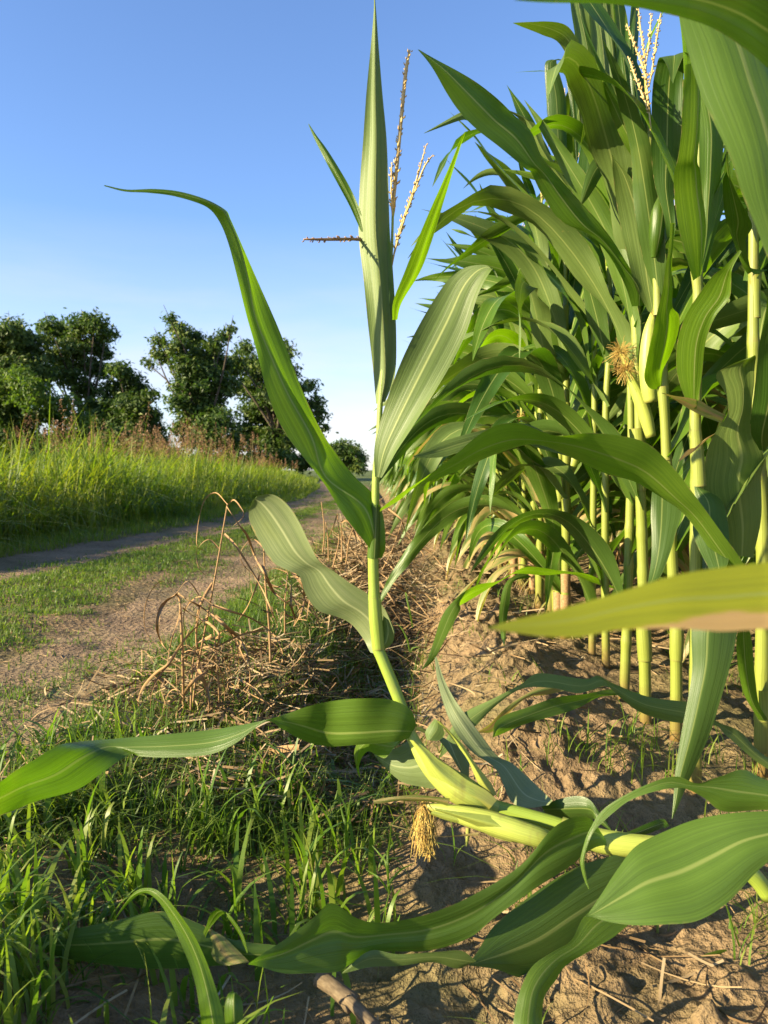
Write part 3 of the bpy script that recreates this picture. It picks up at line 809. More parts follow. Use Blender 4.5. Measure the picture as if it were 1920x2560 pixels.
HL('D', (0.94, 0.92), [(400, 1940, 380, 1950), (330, 1890, 320, 1980), (220, 1895, 210, 1950), (60, 1910, 60, 1960), (-60, 1900, -60, 1960), (-180, 1990, -180, 1995)], M_LEAF_PALE, fold=(0.1, 0.1))
# big glossy blade at the right and the one curling down under it
HL('D', (0.86, 0.84), [(1950, 1310, 1950, 1350), (1800, 1290, 1810, 1440), (1659, 1296, 1680, 1500), (1500, 1303, 1600, 1565), (1350, 1325, 1480, 1690), (1230, 1368, 1350, 1768), (1090, 1440, 1200, 1786), (1010, 1540, 1080, 1788), (940, 1650, 970, 1772), (885, 1730, 905, 1752), (868, 1744, 869, 1748)],
   M_LEAF_SPOT, fold=(0.3, -0.3), mf=0.46, wave=0.005, bulge=0.12, per=8)
HL('D', (0.93, 0.80), [(1150, 1450, 1180, 1500), (1060, 1640, 1130, 1700), (960, 1700, 1060, 1770), (860, 1745, 990, 1830), (800, 1850, 880, 1900), (720, 1900, 790, 1960), (640, 1960, 745, 2030), (595, 2050, 700, 2095), (572, 2140, 690, 2190), (560, 2230, 690, 2260), (556, 2350, 640, 2350)],
   M_LEAF_BRIGHT, fold=(0.15, 0.1), mf=0.45, wave=0.005)
HL('D', (0.92, 0.88), [(1900, 1230, 1900, 1300), (1659, 1160, 1659, 1290), (1550, 1112, 1480, 1300), (1440, 1140, 1390, 1240), (1350, 1170, 1300, 1195), (1250, 1140, 1200, 1198), (1110, 1188, 1080, 1235), (960, 1275, 1000, 1290), (890, 1370, 915, 1370), (855, 1460, 880, 1440), (848, 1520, 866, 1510), (865, 1590, 876, 1585), (884, 1630, 887, 1628)],
   M_LEAF_SPOT, fold=(0.15, -0.05), wave=0.006)
# tassel
def tassel_branch(plant, fr, spec, r, mat, **k):
    mb = MB(); spike(mb, [U(fr, x, y, d) for x, y, d in spec], px_size(fr, r, spec[0][2]), rh, every=0.0042, **k)
    return mb
tas = None
for i, (spec, r, mat, sz) in enumerate([
        ([(848, 450, 1.17), (858, 350, 1.17), (868, 240, 1.175), (877, 150, 1.18), (885, 108, 1.18)], 4.0, M_TASSEL, 0.0095),
        ([(846, 575, 1.17), (862, 500, 1.165), (890, 420, 1.16), (905, 370, 1.155), (921, 312, 1.15)], 2.0, M_TASSEL, 0.0075),
        ([(848, 560, 1.17), (868, 490, 1.16), (893, 420, 1.15), (917, 360, 1.145), (936, 334, 1.14)], 2.0, M_TASSEL, 0.0075),
        ([(848, 470, 1.17), (846, 430, 1.165), (845, 390, 1.16), (847, 350, 1.16)], 2.0, M_TASSEL, 0.0075),
        ([(848, 475, 1.17), (853, 440, 1.175), (851, 400, 1.18), (852, 372, 1.18)], 2.0, M_TASSEL, 0.007),
        ([(846, 560, 1.19), (820, 528, 1.19), (772, 517, 1.17), (715, 517, 1.13), (656, 517, 1.10)], 3.2, M_TASSELDARK, 0.008)]):
    mb = tassel_branch(hero, 'F', spec, r, mat, size=sz)
    if tas is None:
        tas = mesh_obj('tassel', mb.mesh('tassel', offset=HO), mat, hero)
    else:
        o = mesh_obj('tassel_branch', mb.mesh('tassel_branch', offset=HO), mat, tas)

# ------------------------------------------------------------------ standing corn, traced near the camera
def standing(label, stemspec, seg=14, nodes=7, top=None, name='corn_plant', mat=None, rscale=0.88, group='corn plants standing in the nearest row'):
    """stemspec: (x, y) photo pixels and one distance; first is the foot"""
    d = stemspec['d']; P = stemspec['p']; rr = stemspec['r']
    p = [U('S', x, y, d if len(q) < 1 else d) for (x, y, *q) in P]
    base = Vector((p[0].x, p[0].y, gz(p[0].x, p[0].y) - 0.01))
    p = [base] + p[0 if p[0].z > base.z + 0.02 else 1:]
    e = thing(name, label, 'corn plant', base, group)
    mb = MB()
    rad = np.interp(np.linspace(0, 1, len(p)), np.linspace(0, 1, len(rr)), rr)
    tube(mb, p, [r * rscale for r in rad], seg=seg, n=90, nodes=[i / nodes + 0.03 * ((i * 7) % 3 - 1) for i in range(1, nodes)])
    mesh_obj('stalk', mb.mesh('stalk', offset=base), mat or M_STALK, e)
    e['_d'] = d
    return e

S1 = standing('corn plant with two silk-tipped ears half way up its thick yellow stalk', {'d': 1.73, 'r': [.0155, .014, .0135, .012, .010, .007, .004], 'p': [(1614, 1841), (1611, 1592), (1606, 1375), (1600, 1201), (1598, 1078), (1590, 832), (1586, 700), (1576, 560)]})
S2 = standing('corn plant standing just left of the two-eared one, thin bare lower stalk', {'d': 1.9, 'r': [.0145, .0135, .012, .009, .006], 'p': [(1559, 1783), (1566, 1592), (1570, 1469), (1574, 1300), (1578, 1100), (1572, 830), (1564, 640)]})
S3 = standing('corn plant with a folded, hanging strip blade at its top against the sky', {'d': 2.2, 'r': [.0135, .012, .011, .008, .005], 'p': [(1515, 1690), (1513, 1465), (1513, 1248), (1515, 1013), (1526, 796), (1512, 542), (1490, 200)]})
S4 = standing('slim corn plant behind the left side of the blurred yellow blade', {'d': 2.36, 'r': [.013, .012, .010, .008, .005], 'p': [(1480, 1665), (1481, 1470), (1484, 1200), (1486, 900), (1478, 600), (1455, 300), (1440, 140)]})
S6 = standing('corn plant with the pale branched tassel near the top of the picture', {'d': 1.60, 'r': [.0145, .013, .011, .009, .006, .003], 'p': [(1689, 1905), (1690, 1627), (1678, 1350), (1667, 1140), (1660, 959), (1645, 700), (1630, 460), (1620, 300), (1612, 160)]})
S7 = standing('corn plant with a straight yellow stalk rising right of the tasselled one', {'d': 1.36, 'r': [.0125, .0125, .0115, .010, .008, .005], 'p': [(1738, 2038), (1738, 1800), (1740, 1400), (1742, 1158), (1738, 1067), (1741, 941), (1745, 687), (1747, 434), (1744, 150), (1742, -60)]})
S8 = standing('corn plant at the right edge of the picture, its grey-green stalk partly in shade', {'d': 1.47, 'r': [.0165, .015, .0125, .010, .008], 'p': [(1903, 1960), (1905, 1714), (1908, 1393), (1895, 1100), (1884, 880), (1884, 579), (1880, 300), (1875, 0)]})
# leaf sheaths wrapping the stalks (with a flare at the collar)
def wraps(e, spec):
    for fr, pts in spec:
        sheath(e, fr, [(x, y, e['_d'] - 0.002, r) for x, y, r in pts], mat=M_STALK)
wraps(S1, [('D', [(1128, 640, 30), (1124, 560, 32), (1120, 480, 30)]), ('H', [(775, 1290, 40), (770, 1180, 46), (765, 1040, 48), (752, 860, 52)]), ('H', [(752, 300, 34), (748, 150, 36), (742, 10, 40)])])
wraps(S6, [('D', [(1264, 640, 26), (1265, 560, 30), (1266, 470, 28)]), ('H', [(958, 1080, 34), (945, 800, 32), (930, 570, 38)]), ('G', [(895, 2180, 30), (892, 1980, 27), (880, 1780, 36)]), ('G', [(865, 1290, 22), (850, 1100, 20), (835, 900, 18)])])
wraps(S7, [('H', [(1180, 1260, 50), (1170, 1060, 46), (1155, 870, 40)]), ('G', [(1170, 2200, 34), (1175, 2040, 32), (1165, 1870, 40)])])
wraps(S8, [('G', [(1572, 2200, 34), (1570, 2040, 34), (1568, 1890, 44)]), ('D', [(1632, 900, 34), (1635, 820, 34), (1630, 760, 40)])])

T = traced_leaf
# --- blades of S3 / S1: the long one pointing to the upper left
T(S1, 'B', (1.70, 1.52), [(1075, 1325, 1130, 1318), (1040, 1230, 1150, 1250), (960, 1100, 1095, 1190), (880, 1010, 1010, 1070), (770, 950, 940, 985), (680, 830, 850, 880), (632, 745, 760, 770), (600, 728, 690, 680), (500, 645, 640, 560), (400, 560, 560, 490), (330, 480, 490, 430), (275, 395, 400, 365), (215, 300, 300, 300), (145, 214, 152, 214)],
  M_LEAF, fold=(-0.05, 0.25), mf=0.52, wave=0.006)
T(S3, 'B', (2.1, 1.95), [(900, 960, 935, 965), (820, 850, 880, 900), (740, 760, 800, 800), (690, 690, 745, 720), (640, 610, 700, 640), (575, 505, 660, 540), (500, 470, 540, 480), (385, 522, 400, 480), (330, 520, 345, 478), (172, 577, 174, 574)], M_LEAF_PALE, fold=(0.1, 0.1))
# top-left arching blade
T(S1, 'B', (1.66, 1.5), [(845, 640, 880, 560), (860, 520, 884, 480), (850, 400, 886, 350), (820, 300, 868, 230), (760, 190, 822, 145), (690, 155, 775, 105), (630, 128, 700, 91), (585, 108, 630, 91), (556, 99, 558, 98)], M_LEAF_PALE, fold=(0.1, -0.1))
# hanging strip with bent top
T(S3, 'B', (2.05, 2.05), [(828, 690, 838, 690), (800, 420, 830, 440), (770, 270, 790, 300), (735, 258, 775, 262), (700, 265, 755, 262), (695, 310, 745, 275), (702, 420, 785, 420), (710, 550, 790, 560), (722, 640, 790, 660), (745, 690, 775, 700)], M_LEAF_DARK, fold=(0.1, 0.1))
# bunch of tall upright pale blades
for rows, m in [
    ([(930, 620, 960, 620), (860, 420, 960, 400), (830, 220, 930, 200), (805, 60, 890, 60), (800, -80, 860, -80)], M_LEAF_PALE),
    ([(960, 700, 985, 700), (920, 460, 1010, 440), (890, 200, 1000, 200), (880, 60, 960, 20), (870, -120, 930, -120)], M_LEAF_PALE),
    ([(1010, 820, 1030, 820), (985, 600, 1060, 600), (960, 300, 1030, 280), (930, 60, 1000, 60), (920, -100, 960, -100)], M_LEAF_PALE),
    ([(1060, 900, 1090, 900), (1040, 560, 1105, 540), (1010, 300, 1065, 260), (985, 60, 1045, 40), (980, -100, 1010, -100)], M_LEAF),
    ([(1110, 900, 1140, 900), (1080, 560, 1110, 520), (1060, 340, 1090, 300), (1060, 100, 1110, 80), (1070, -60, 1100, -60)], M_LEAF_DARK)]:
    T(S2, 'B', 1.95, rows, m, fold=(0.05, 0.2), wave=0.008, bulge=0.1)
T(S2, 'B', (1.9, 1.8), [(1150, 800, 1168, 800), (1120, 720, 1160, 690), (1060, 600, 1130, 560), (990, 460, 1070, 450), (950, 370, 1010, 370), (920, 290, 950, 300), (905, 245, 910, 245)], M_LEAF_PALE, fold=(0.2, -0.1))
T(S6, 'B', (1.62, 1.55), [(1160, 800, 1172, 790), (1080, 690, 1150, 700), (1020, 590, 1090, 590), (960, 440, 1020, 460), (930, 340, 960, 360), (915, 270, 920, 275)], M_LEAF, fold=(0.2, 0))
# dark blades behind
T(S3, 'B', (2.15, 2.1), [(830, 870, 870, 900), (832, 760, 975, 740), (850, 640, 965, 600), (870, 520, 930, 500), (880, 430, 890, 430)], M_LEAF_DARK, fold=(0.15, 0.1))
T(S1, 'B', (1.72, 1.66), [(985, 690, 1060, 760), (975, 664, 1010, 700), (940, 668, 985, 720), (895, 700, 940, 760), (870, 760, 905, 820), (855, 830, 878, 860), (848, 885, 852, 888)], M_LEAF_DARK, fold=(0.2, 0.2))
# broad pale hanging blade by the two-eared stalk
T(S1, 'B', (1.70, 1.60), [(1140, 1345, 1176, 1360), (1085, 1230, 1176, 1240), (1045, 1080, 1165, 1080), (1015, 940, 1146, 940), (998, 830, 1105, 830), (990, 740, 1060, 755), (988, 680, 1000, 690), (985, 665, 988, 668)], M_LEAF_PALE, fold=(0.1, -0.15), mf=0.62, wave=0.007, bulge=0.1)
# right: folded top with two hanging strips
T(S6, 'G', (1.55, 1.42), [(960, 1640, 1010, 1640), (940, 1500, 1020, 1560), (880, 1280, 1010, 1300), (850, 1050, 1050, 1040), (850, 800, 1060, 800), (860, 600, 1070, 560), (885, 470, 1080, 450), (905, 412, 1095, 365), (930, 420, 1080, 380), (965, 480, 1040, 470), (985, 550, 1015, 540), (1000, 578, 1003, 578)], M_LEAF_DARK, fold=(0.1, -0.05), mf=0.55, wave=0.006)
T(S7, 'G', (1.34, 1.3), [(1190, 1880, 1200, 1880), (1200, 1650, 1260, 1660), (1190, 1350, 1300, 1500), (1180, 1150, 1340, 1200), (1180, 900, 1350, 900), (1150, 650, 1300, 700), (1110, 420, 1220, 480), (1080, 360, 1130, 370)], M_LEAF, fold=(0.15, 0.2))
T(S7, 'G', (1.32, 1.2), [(1140, 1940, 1200, 1900), (1090, 1780, 1220, 1750), (1040, 1580, 1230, 1560), (1015, 1350, 1200, 1330), (1015, 1200, 1185, 1170), (1040, 1080, 1170, 1100), (1060, 900, 1190, 900), (1070, 650, 1200, 620), (1085, 450, 1180, 420)], M_LEAF_BRIGHT, fold=(0.1, 0.1), mf=0.85)
T(S7, 'G', (1.36, 1.5), [(1185, 1900, 1230, 1880), (1190, 1700, 1290, 1640), (1270, 1500, 1350, 1440), (1330, 1250, 1400, 1300), (1345, 1080, 1420, 1080), (1370, 980, 1400, 980)], M_LEAF, fold=(0.1, 0.1))
# narrow bright blade hanging across the middle right
T(S6, 'H', (1.6, 1.45), [(905, 590, 935, 570), (850, 585, 945, 450), (812, 520, 985, 350), (815, 420, 1030, 200), (850, 220, 1040, 80), (900, 20, 1000, 20), (930, -100, 1000, -100), (950, -250, 995, -260), (975, -400, 1003, -400), (985, -560, 1015, -560)], M_LEAF_BRIGHT, fold=(0.1, 0.2), mf=0.6)
T(S7, 'B', (1.33, 1.25), [(1318, 1770, 1350, 1765), (1268, 1620, 1375, 1620), (1268, 1480, 1390, 1480), (1300, 1370, 1430, 1370), (1360, 1270, 1490, 1290), (1420, 1190, 1500, 1210), (1470, 1150, 1505, 1160), (1535, 1080, 1545, 1085)], M_LEAF_BRIGHT, fold=(0.15, -0.05), mf=0.68)
T(S8, 'B', (1.45, 1.3), [(1570, 1180, 1660, 1160), (1530, 1090, 1590, 1180), (1490, 1000, 1560, 1050), (1470, 930, 1590, 980), (1462, 820, 1560, 900), (1470, 740, 1500, 760), (1480, 660, 1485, 660)], M_LEAF, fold=(0.2, 0.1))
# wide pale blade with white rib at the lower right
T(S8, 'H', (1.4, 1.3), [(1350, 1720, 1560, 1760), (1300, 1560, 1600, 1500), (1200, 1300, 1610, 1200), (1220, 1060, 1640, 1060), (1270, 920, 1560, 860), (1380, 760, 1550, 700), (1370, 620, 1560, 560), (1310, 500, 1560, 420), (1430, 420, 1570, 360), (1540, 375, 1570, 350)], M_LEAF_PALE, fold=(0.1, 0.05), mf=0.62, wave=0.006)
T(S8, 'H', (1.35, 1.2), [(1600, 1010, 1640, 1020), (1540, 880, 1700, 900), (1560, 640, 1780, 640), (1590, 300, 1760, 280), (1640, 80, 1760, 20), (1660, -60, 1700, -60)], M_LEAF_DARK, fold=(0.1, 0.1))
# dark hanging blades in the lower middle
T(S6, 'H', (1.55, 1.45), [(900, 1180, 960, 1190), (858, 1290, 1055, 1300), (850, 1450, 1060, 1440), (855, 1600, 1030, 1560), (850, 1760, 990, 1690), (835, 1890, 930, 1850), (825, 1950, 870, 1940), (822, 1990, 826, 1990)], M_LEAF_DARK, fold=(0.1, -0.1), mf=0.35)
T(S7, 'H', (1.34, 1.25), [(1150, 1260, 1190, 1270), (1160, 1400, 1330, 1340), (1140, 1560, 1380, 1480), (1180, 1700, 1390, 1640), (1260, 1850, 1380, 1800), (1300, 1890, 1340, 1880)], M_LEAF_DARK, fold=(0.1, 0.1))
# the great arching blade that reaches the fallen plant
T(S7, 'F', (1.30, 1.13), [(1700, 1310, 1640, 1300), (1630, 1255, 1590, 1260), (1592, 1195, 1550, 1210), (1540, 1120, 1482, 1120), (1500, 1070, 1430, 1078), (1440, 998, 1370, 1038), (1385, 955, 1310, 1020), (1280, 935, 1230, 985), (1200, 938, 1160, 962), (1120, 912, 1100, 975), (1060, 925, 1030, 1000), (985, 985, 970, 1022), (920, 1030, 900, 1050), (868, 1062, 862, 1082), (822, 1098, 820, 1106)],
  M_LEAF_BRIGHT, fold=(-0.35, 0.4), mf=0.6, wave=0.004)
T(S6, 'F', (1.28, 1.2), [(1250, 985, 1240, 990), (1180, 935, 1170, 970), (1120, 914, 1105, 948), (1040, 930, 1030, 964), (960, 952, 965, 986), (925, 970, 925, 990), (893, 985, 894, 988)], M_LEAF_PALE, fold=(0.1, -0.1))
# dried blades on the stalks
T(S8, 'H', (1.36, 1.28), [(1330, 820, 1370, 770), (1220, 780, 1270, 715), (1130, 735, 1200, 675), (1040, 680, 1110, 650), (970, 640, 1000, 630), (925, 617, 930, 613)], M_LEAF_DRYTIP, fold=(0.1, 0.1))
T(S8, 'H', (1.36, 1.3), [(1270, 920, 1290, 890), (1200, 970, 1230, 920), (1130, 1020, 1160, 985), (1080, 1050, 1110, 1010), (1040, 1090, 1046, 1080)], M_LEAF_DRY, fold=(0.2, 0.2))
# wavy blades reaching left over the soil
T(S8, 'D', (1.40, 1.25), [(1900, 1180, 1900, 1220), (1659, 1060, 1650, 1105), (1540, 950, 1480, 970), (1430, 900, 1420, 918), (1380, 832, 1250, 908), (1150, 800, 1110, 865), (1000, 742, 1010, 790), (930, 705, 955, 752), (870, 722, 840, 782), (670, 698, 720, 762), (590, 745, 600, 762), (480, 802, 490, 832), (330, 880, 380, 940), (265, 990, 300, 1010), (240, 1055, 246, 1060)], M_LEAF_PALE, fold=(0.2, -0.05), wave=0.007)
T(S6, 'D', (1.5, 1.35), [(1100, 780, 1110, 790), (980, 770, 940, 800), (860, 785, 830, 845), (740, 800, 730, 880), (620, 845, 610, 918), (510, 890, 500, 968), (470, 970, 474, 975)], M_LEAF_SPOT, fold=(0.2, -0.1), wave=0.006)
T(S6, 'D', (1.55, 1.4), [(960, 745, 940, 760), (850, 718, 850, 750), (720, 745, 700, 790), (600, 795, 610, 810), (520, 850, 530, 890), (450, 915, 470, 950), (405, 950, 412, 955)], M_LEAF_DRYTIP, fold=(0.2, 0.2), wave=0.006)
# tall hanging blade in front of the blurred one
T(S7, 'D', (1.25, 1.2), [(1430, 250, 1560, 250), (1345, 380, 1540, 380), (1328, 520, 1528, 510), (1330, 680, 1500, 640), (1310, 820, 1450, 820), (1285, 960, 1400, 980), (1258, 1130, 1320, 1160), (1250, 1240, 1285, 1240), (1243, 1325, 1247, 1325)], M_LEAF_DARK, fold=(0.25, 0.1), mf=0.35)
T(S8, 'D', (1.45, 1.4), [(1620, 900, 1660, 900), (1560, 800, 1620, 830), (1530, 680, 1600, 700), (1520, 560, 1590, 560), (1540, 470, 1570, 470)], M_LEAF, fold=(0.2, 0.1))
# the yellow-green drooping strip in front of the ridge
T(S4, 'D', (2.3, 1.55), [(1040, 350, 1060, 350), (930, 290, 900, 305), (850, 262, 800, 268), (740, 248, 690, 270), (620, 240, 560, 270), (500, 295, 470, 320), (400, 315, 330, 400), (270, 415, 330, 420), (215, 560, 260, 560), (190, 630, 215, 640), (162, 680, 168, 680)], M_LEAF_BRIGHT, fold=(0.2, 0))
T(S4, 'D', (2.3, 2.0), [(600, 260, 640, 280), (530, 300, 560, 300), (505, 380, 540, 400), (495, 460, 530, 470), (505, 530, 525, 520), (518, 580, 521, 580)], M_LEAF, fold=(0.2, 0.2))
# ears
re_ = random.Random(9)
ear_parts(S1, [U('H', x, y, 1.69) for x, y in ((850, 920), (815, 780), (765, 640), (710, 520), (680, 455))], [px_size('H', r, 1.69) for r in (34, 46, 44, 28, 16)], (-0.25, -0.2, 0.3), re_, 0.012, 300, 0.008, offset=S1.location, droop=0.6)
ear_parts(S1, [U('H', x, y, 1.73) for x, y in ((745, 560), (710, 470), (670, 380), (645, 335))], [px_size('H', r, 1.73) for r in (26, 34, 24, 14)], (-0.3, -0.2, 0.3), re_, 0.013, 300, 0.009, offset=S1.location, droop=0.6)
ear_parts(S6, [U('H', x, y, 1.66) for x, y in ((850, 680), (835, 560), (828, 380), (840, 200), (865, 60))], [px_size('H', r, 1.66) for r in (44, 56, 56, 44, 18)], (0.2, -0.1, 0.5), re_, 0.03, 20, 0.006, offset=S6.location)
sheath(S6, 'G', [(870, 1780, 1.57, 18), (885, 1640, 1.565, 46), (900, 1480, 1.565, 54), (905, 1380, 1.565, 36), (900, 1300, 1.565, 12)], name='husk_leaf', mat=M_LEAF)
# tassel of S6
mbt = MB()
for spec in ([(850, 900), (825, 640), (800, 350), (775, 180), (765, 60)], [(822, 600), (800, 480), (745, 330), (710, 240), (682, 165)], [(830, 760), (790, 650), (745, 540), (715, 450), (690, 390)],
             [(815, 430), (830, 350), (845, 220), (850, 90)], [(835, 600), (860, 480), (885, 300), (905, 180), (918, 90)]):
    spike(mbt, [U('G', x, y, 1.6 - 0.0002 * y) for x, y in spec], px_size('G', 6, 1.6), re_, size=0.010, every=.005)
mesh_obj('tassel', mbt.mesh('tassel', offset=S6.location), M_TASSEL, S6)

# ------------------------------------------------------------------ a plant just outside the right edge whose blades lean in
nb = (0.62, 0.62)
NB = thing('corn_plant', 'corn plant beyond the right edge whose blurred yellow-green blade has a scorched lower margin', 'corn plant', (nb[0], nb[1], gz(*nb)), 'corn plants standing in the nearest row')
mb = MB(); tube(mb, [(nb[0], nb[1], gz(*nb)), (nb[0], nb[1] + .01, .6), (nb[0] + .01, nb[1], 1.3), (nb[0] + .01, nb[1], 1.7)], [.014, .013, .010, .004], n=60, nodes=[.1, .25, .42, .58, .74, .88])
mesh_obj('stalk', mb.mesh('stalk', offset=NB.location), M_STALK, NB)
T(NB, 'D', (0.30, 0.285), [(2500, 150, 2500, 420, .5, .2), (2100, 190, 2100, 500, .5, .07), (1900, 205, 1900, 520), (1659, 222, 1659, 512), (1450, 243, 1450, 522), (1250, 275, 1250, 508), (1000, 350, 1000, 512), (850, 392, 850, 540), (700, 432, 700, 538), (560, 465, 570, 522), (470, 492, 475, 508), (440, 500, 441, 501)],
  M_LEAF_SCORCH, fold=(0.35, -0.25), mf=0.45, wave=0.002)
T(NB, 'B', (0.62, 0.46), [(2400, 600, 2250, 700), (2050, 250, 2000, 500), (1850, 80, 1800, 400), (1659, -30, 1659, 295), (1500, -100, 1550, 205), (1300, -120, 1400, 112), (1100, -110, 1200, 55), (900, -80, 1000, 18), (740, -30, 820, 10), (640, -10, 680, 8), (560, 0, 562, 2)],
  M_LEAF_DARK, fold=(-0.35, 0.4), wave=0.003)
T(NB, 'B', (0.70, 0.62), [(1260, -60, 1500, -150), (1272, 80, 1560, 20), (1320, 220, 1659, 150), (1385, 400, 1720, 350), (1445, 550, 1770, 520), (1495, 690, 1800, 700), (1540, 860, 1800, 850), (1600, 1000, 1790, 980), (1659, 1130, 1770, 1100), (1740, 1230, 1745, 1230)],
  M_LEAF, fold=(0.05, 0.35), mf=0.6, wave=0.004, bulge=0.1)
# ------------------------------------------------------------------ grown corn plants for the rest of the field
def corn_proto(seed, H=1.62, side=0.0, nleaf=16, ear=True, simple=False):
    """parts of one plant, foot at the origin: list of (name, mesh, material, sub-parts)"""
    rng = random.Random(seed)
    lx, ly = rng.uniform(-.03, .03), rng.uniform(-.03, .03)
    parts = []
    def at(z): t = z / H; return np.array([lx * t * t * 2, ly * t * t * 2, z])
    nodes = [0.02] + [0.15 + (H * 0.90 - 0.15) * ((i - 1) / (nleaf - 1)) for i in range(1, nleaf + 1)]
    rad = lambda z: 0.0145 * (1 - 0.62 * (z / H))
    mb = MB()
    zz = np.linspace(0, H, 14)
    rr_ = [max(rad(z), .003) for z in zz]; rr_[-1] = .0025; rr_[-2] = .004
    tube(mb, [at(z) for z in zz], rr_, seg=8, n=60, nodes=[z / H for z in nodes])
    for q in range(rng.randint(5, 9)):
        a = rng.uniform(0, 6.28); zb = rng.choice([.035, .07]); ca = np.array([math.cos(a), math.sin(a), 0])
        tube(mb, [at(zb) + ca * .011, at(zb) + ca * (.022 + zb * .25) - [0, 0, zb * .45], at(0) + ca * (.03 + zb * .5) - [0, 0, .02]], [.0028, .0024, .0018], seg=5, n=6)
    parts.append(['stalk', mb.mesh('stalk'), M_STALK, []])
    az0 = side + rng.uniform(-.5, .5)
    for i in range(1, nleaf + 1):
        z = nodes[i]
        az = az0 + (math.pi if i % 2 else 0) + rng.gauss(0, 0.42)
        t = i / nleaf
        p = at(z)
        mb = MB()
        length = (0.42 + 0.52 * math.sin(min(1, t * 1.25 + .1) * math.pi * 0.62)) * rng.uniform(.85, 1.1)
        if t > .5: length *= .78
        if t > .85: length *= .8
        width = (0.054 + 0.035 * math.sin(t * math.pi * .85)) * rng.uniform(.85, 1.15)
        th0 = R(rng.uniform(48, 72)) + 0.12 * t
        th1 = R(rng.uniform(-88, -30)) if t < .6 else R(rng.uniform(-40, 60))
        if t > .6: th0 = R(rng.uniform(68, 82)); width *= .9
        if t < .35: th0 -= rng.uniform(0, .45); th1 = R(rng.uniform(-89, -60)); length *= 1.12
        grown_leaf(mb, p + np.array([math.cos(az), math.sin(az), 0]) * rad(z) * .8, az, length, width, th0, th1, rng, twist=rng.choice([0, .4, -.5, .9, -1.1, 1.6, -1.8, 2.6, -2.8]), n=28, cols=6, mi=0, curl=rng.uniform(.8, 1.5), sweep=rng.uniform(-.6, .6))
        z0 = nodes[i - 1] + .005
        tube(mb, [at(z0), at((z0 + z) / 2), at(z)], [rad(z0) * 1.1, rad(z) * 1.2, rad(z) * 1.35], seg=8, n=7, mi=1, cap=False)
        m = M_LEAF
        q = rng.random()
        if q < .13: m = M_LEAF_PALE
        elif q < .42: m = M_LEAF_DARK
        elif q < .56: m = M_LEAF_BRIGHT
        if i <= 3: m = rng.choice([M_LEAF_DRYTIP, M_LEAF_SPOT, M_LEAF_SPOT, M_LEAF, M_LEAF_DRY if length < .5 else M_LEAF_DRYTIP])
        parts.append(['leaf', mb.mesh('leaf'), [m, M_DEAD if i <= 2 and rng.random() < .6 else M_STALK], []])
    mb = MB()
    top = at(H * .93)
    spike(mb, [top, top + [lx * .2, ly * .2, .12], top + [lx * .4, ly * .4, .30]], .0018, rng, every=.009, size=.011, n=6)
    for k in range(rng.randint(4, 7)):
        a = rng.uniform(0, 6.28); s = rng.uniform(.25, .6); l = rng.uniform(.14, .2)
        q = top + np.array([0, 0, .02 + .012 * k])
        spike(mb, [q, q + np.array([math.cos(a) * s * .5, math.sin(a) * s * .5, .9]) * l * .5, q + np.array([math.cos(a) * s, math.sin(a) * s, 1.1]) * l * .9], .0013, rng, every=.011, size=.010, n=5)
    parts.append(['tassel', mb.mesh('tassel'), M_TASSEL, []])
    if ear:
        z = nodes[6]; a = az0 + rng.choice([0, math.pi]) + rng.uniform(-.4, .4)
        dv = np.array([math.cos(a) * .3, math.sin(a) * .3, .95])
        b = at(z) + np.array([math.cos(a), math.sin(a), 0]) * .012
        mb = MB(); tube(mb, [b, b + dv * .06, b + dv * .12, b + dv * .18, b + dv * .21], [.010, .020, .022, .015, .006], seg=10, n=16)
        sub = [['silk', silk_mesh('silk', b + dv * .205, dv, .045, .007, 40, rng, .8), M_SILK, []]]
        parts.append(['ear', mb.mesh('ear'), M_HUSK, sub])
    return parts

PROTO_OBJ = {}
def plant_from(key, parts, loc, rz, scale, label, group):
    e = thing('corn_plant', label, 'corn plant', loc, group)
    e.rotation_euler = (0, 0, rz); e.scale = (scale,) * 3
    def link(spec, par):
        nm, me, mats, subs = spec
        if id(me) not in PROTO_OBJ:
            o = mesh_obj(nm, me, mats); PROTO_OBJ[id(me)] = o
        else:
            o = PROTO_OBJ[id(me)].copy(); COL.objects.link(o)
        o.parent = par
        for s in subs: link(s, o)
    for p in parts: link(p, e)
    return e

def joined(parts):
    """one mesh of a whole plant for those too far off to show their parts"""
    mats = []; mb = MB()
    def walk(ps):
        for nm, me, ms, subs in ps:
            ms = ms if isinstance(ms, list) else [ms]
            V = np.empty(len(me.vertices) * 3, np.float32); me.vertices.foreach_get('co', V)
            uv = np.zeros((len(me.vertices), 2), np.float32)
            li = np.empty(len(me.loops), np.int32); me.loops.foreach_get('vertex_index', li)
            l = np.empty(len(me.loops) * 2, np.float32); me.uv_layers[0].data.foreach_get('uv', l); uv[li] = l.reshape(-1, 2)
            n0 = mb.n
            mb.v.append(V.reshape(-1, 3)); mb.uv.append(uv); mb.n += len(uv)
            for p in me.polygons:
                m = ms[p.material_index]
                if m not in mats: mats.append(m)
                mb.f.append(tuple(i + n0 for i in p.vertices)); mb.mi.append(mats.index(m))
            walk(subs)
    walk(parts)
    return mb.mesh('corn_plant'), mats

